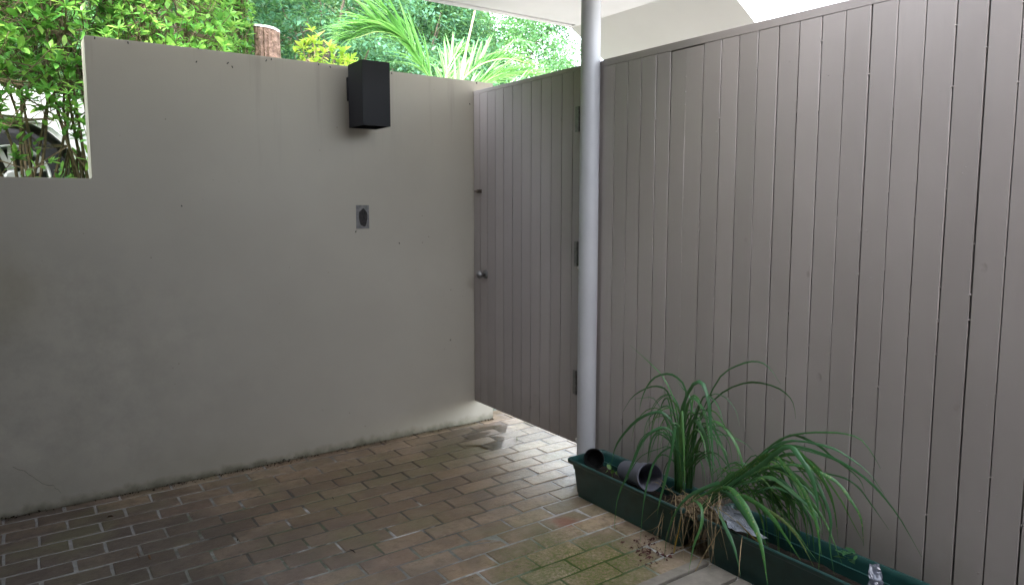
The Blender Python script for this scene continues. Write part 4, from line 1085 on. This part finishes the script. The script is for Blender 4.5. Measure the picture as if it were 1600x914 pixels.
for i in range(n): j = (i+1) % n; bm.faces.new((q[j], q[i], q[n+i], q[n+j]))
bmesh.ops.recalc_face_normals(bm, faces=bm.faces[:])
bmesh.ops.bevel(bm, geom=[e for e in bm.edges if len(e.link_faces) == 2 and e.calc_face_angle(0) > .6], offset=.03, segments=2, affect='EDGES')
me = bpy.data.meshes.new('m'); bm.to_mesh(me); bm.free()
autosmooth(link('body', me, MT['car'], cb), 40)
def sidepoly(pts, y, name, mat, th=.012):
    V = [(x, y+inset(x, z)-th, z) for x, z in pts]; b_ = [(x, y+inset(x, z)+.02, z) for x, z in pts]; k = len(pts)
    return link(name, mesh(V+b_, [tuple(range(k))]+[(i, (i+1) % k, k+(i+1) % k, k+i) for i in range(k)]), mat, cb)
sidepoly([P(-.42, 1.0), P(-1.0, 1.34), P(-1.6, 1.38), P(-1.6, .98)], ya, 'front_side_window', MT['glass'])
sidepoly([P(-1.68, .98), P(-1.68, 1.38), P(-2.45, 1.36), P(-2.9, 1.02)], ya, 'rear_side_window', MT['glass'])
MB().box((.80, ya+.02, G+.58), (.985, ya+.34, G+.72), .02).build('headlight', MT['lamp'], cb)
MB().box((-3.3, ya+.12, G+.12), (.8, yb_-.12, G+.30)).build('underbody', MT['plasticb'], cb)
for w_ in (wx, wx2):
    for yy_, sg in ((ya+.015, -1), (yb_-.015, 1)):
        c = Vector((w_, yy_, G+.335)); d = Vector((0, sg, 0))
        t_ = autosmooth(MB().lathe([(.215, .0), (.225, .012), (.30, .014), (.325, -.005), (.335, -.04), (.335, -.17), (.32, -.20), (.21, -.20)], c, d, 48).build('tyre', MT['tyre'], cb), 30)
        rm = MB().lathe([(.222, .010), (.215, .012), (.205, .004), (.198, -.05), (.198, -.18)], c, d, 48)
        for s_ in range(5):
            a = 2*math.pi*s_/5+.5
            e1 = Vector((math.cos(a), 0, math.sin(a))); pr = Vector((-math.sin(a), 0, math.cos(a)))
            for o2 in (-.10, .10):
                f_ = Vector((math.cos(a+o2*1.5), 0, math.sin(a+o2*1.5))); pb_ = c+e1*.03-d*.02; pe = c+f_*.205-d*.006; w2 = pr*.016
                rm.add([pb_-w2, pb_+w2, pe+w2, pe-w2, pb_-w2-d*.03, pb_+w2-d*.03, pe+w2-d*.03, pe-w2-d*.03], [(0, 1, 2, 3), (0, 4, 5, 1), (1, 5, 6, 2), (2, 6, 7, 3), (3, 7, 4, 0)])
        rm.lathe([(0, -.002), (.04, -.004), (.052, -.02), (.052, -.06)], c, d, 20)
        autosmooth(rm.build('rim', MT['rim'], t_), 35)
        MB().lathe([(0, -.10), (.197, -.10)], c, d, 32).build('brake_disc', MT['plasticb'], t_)
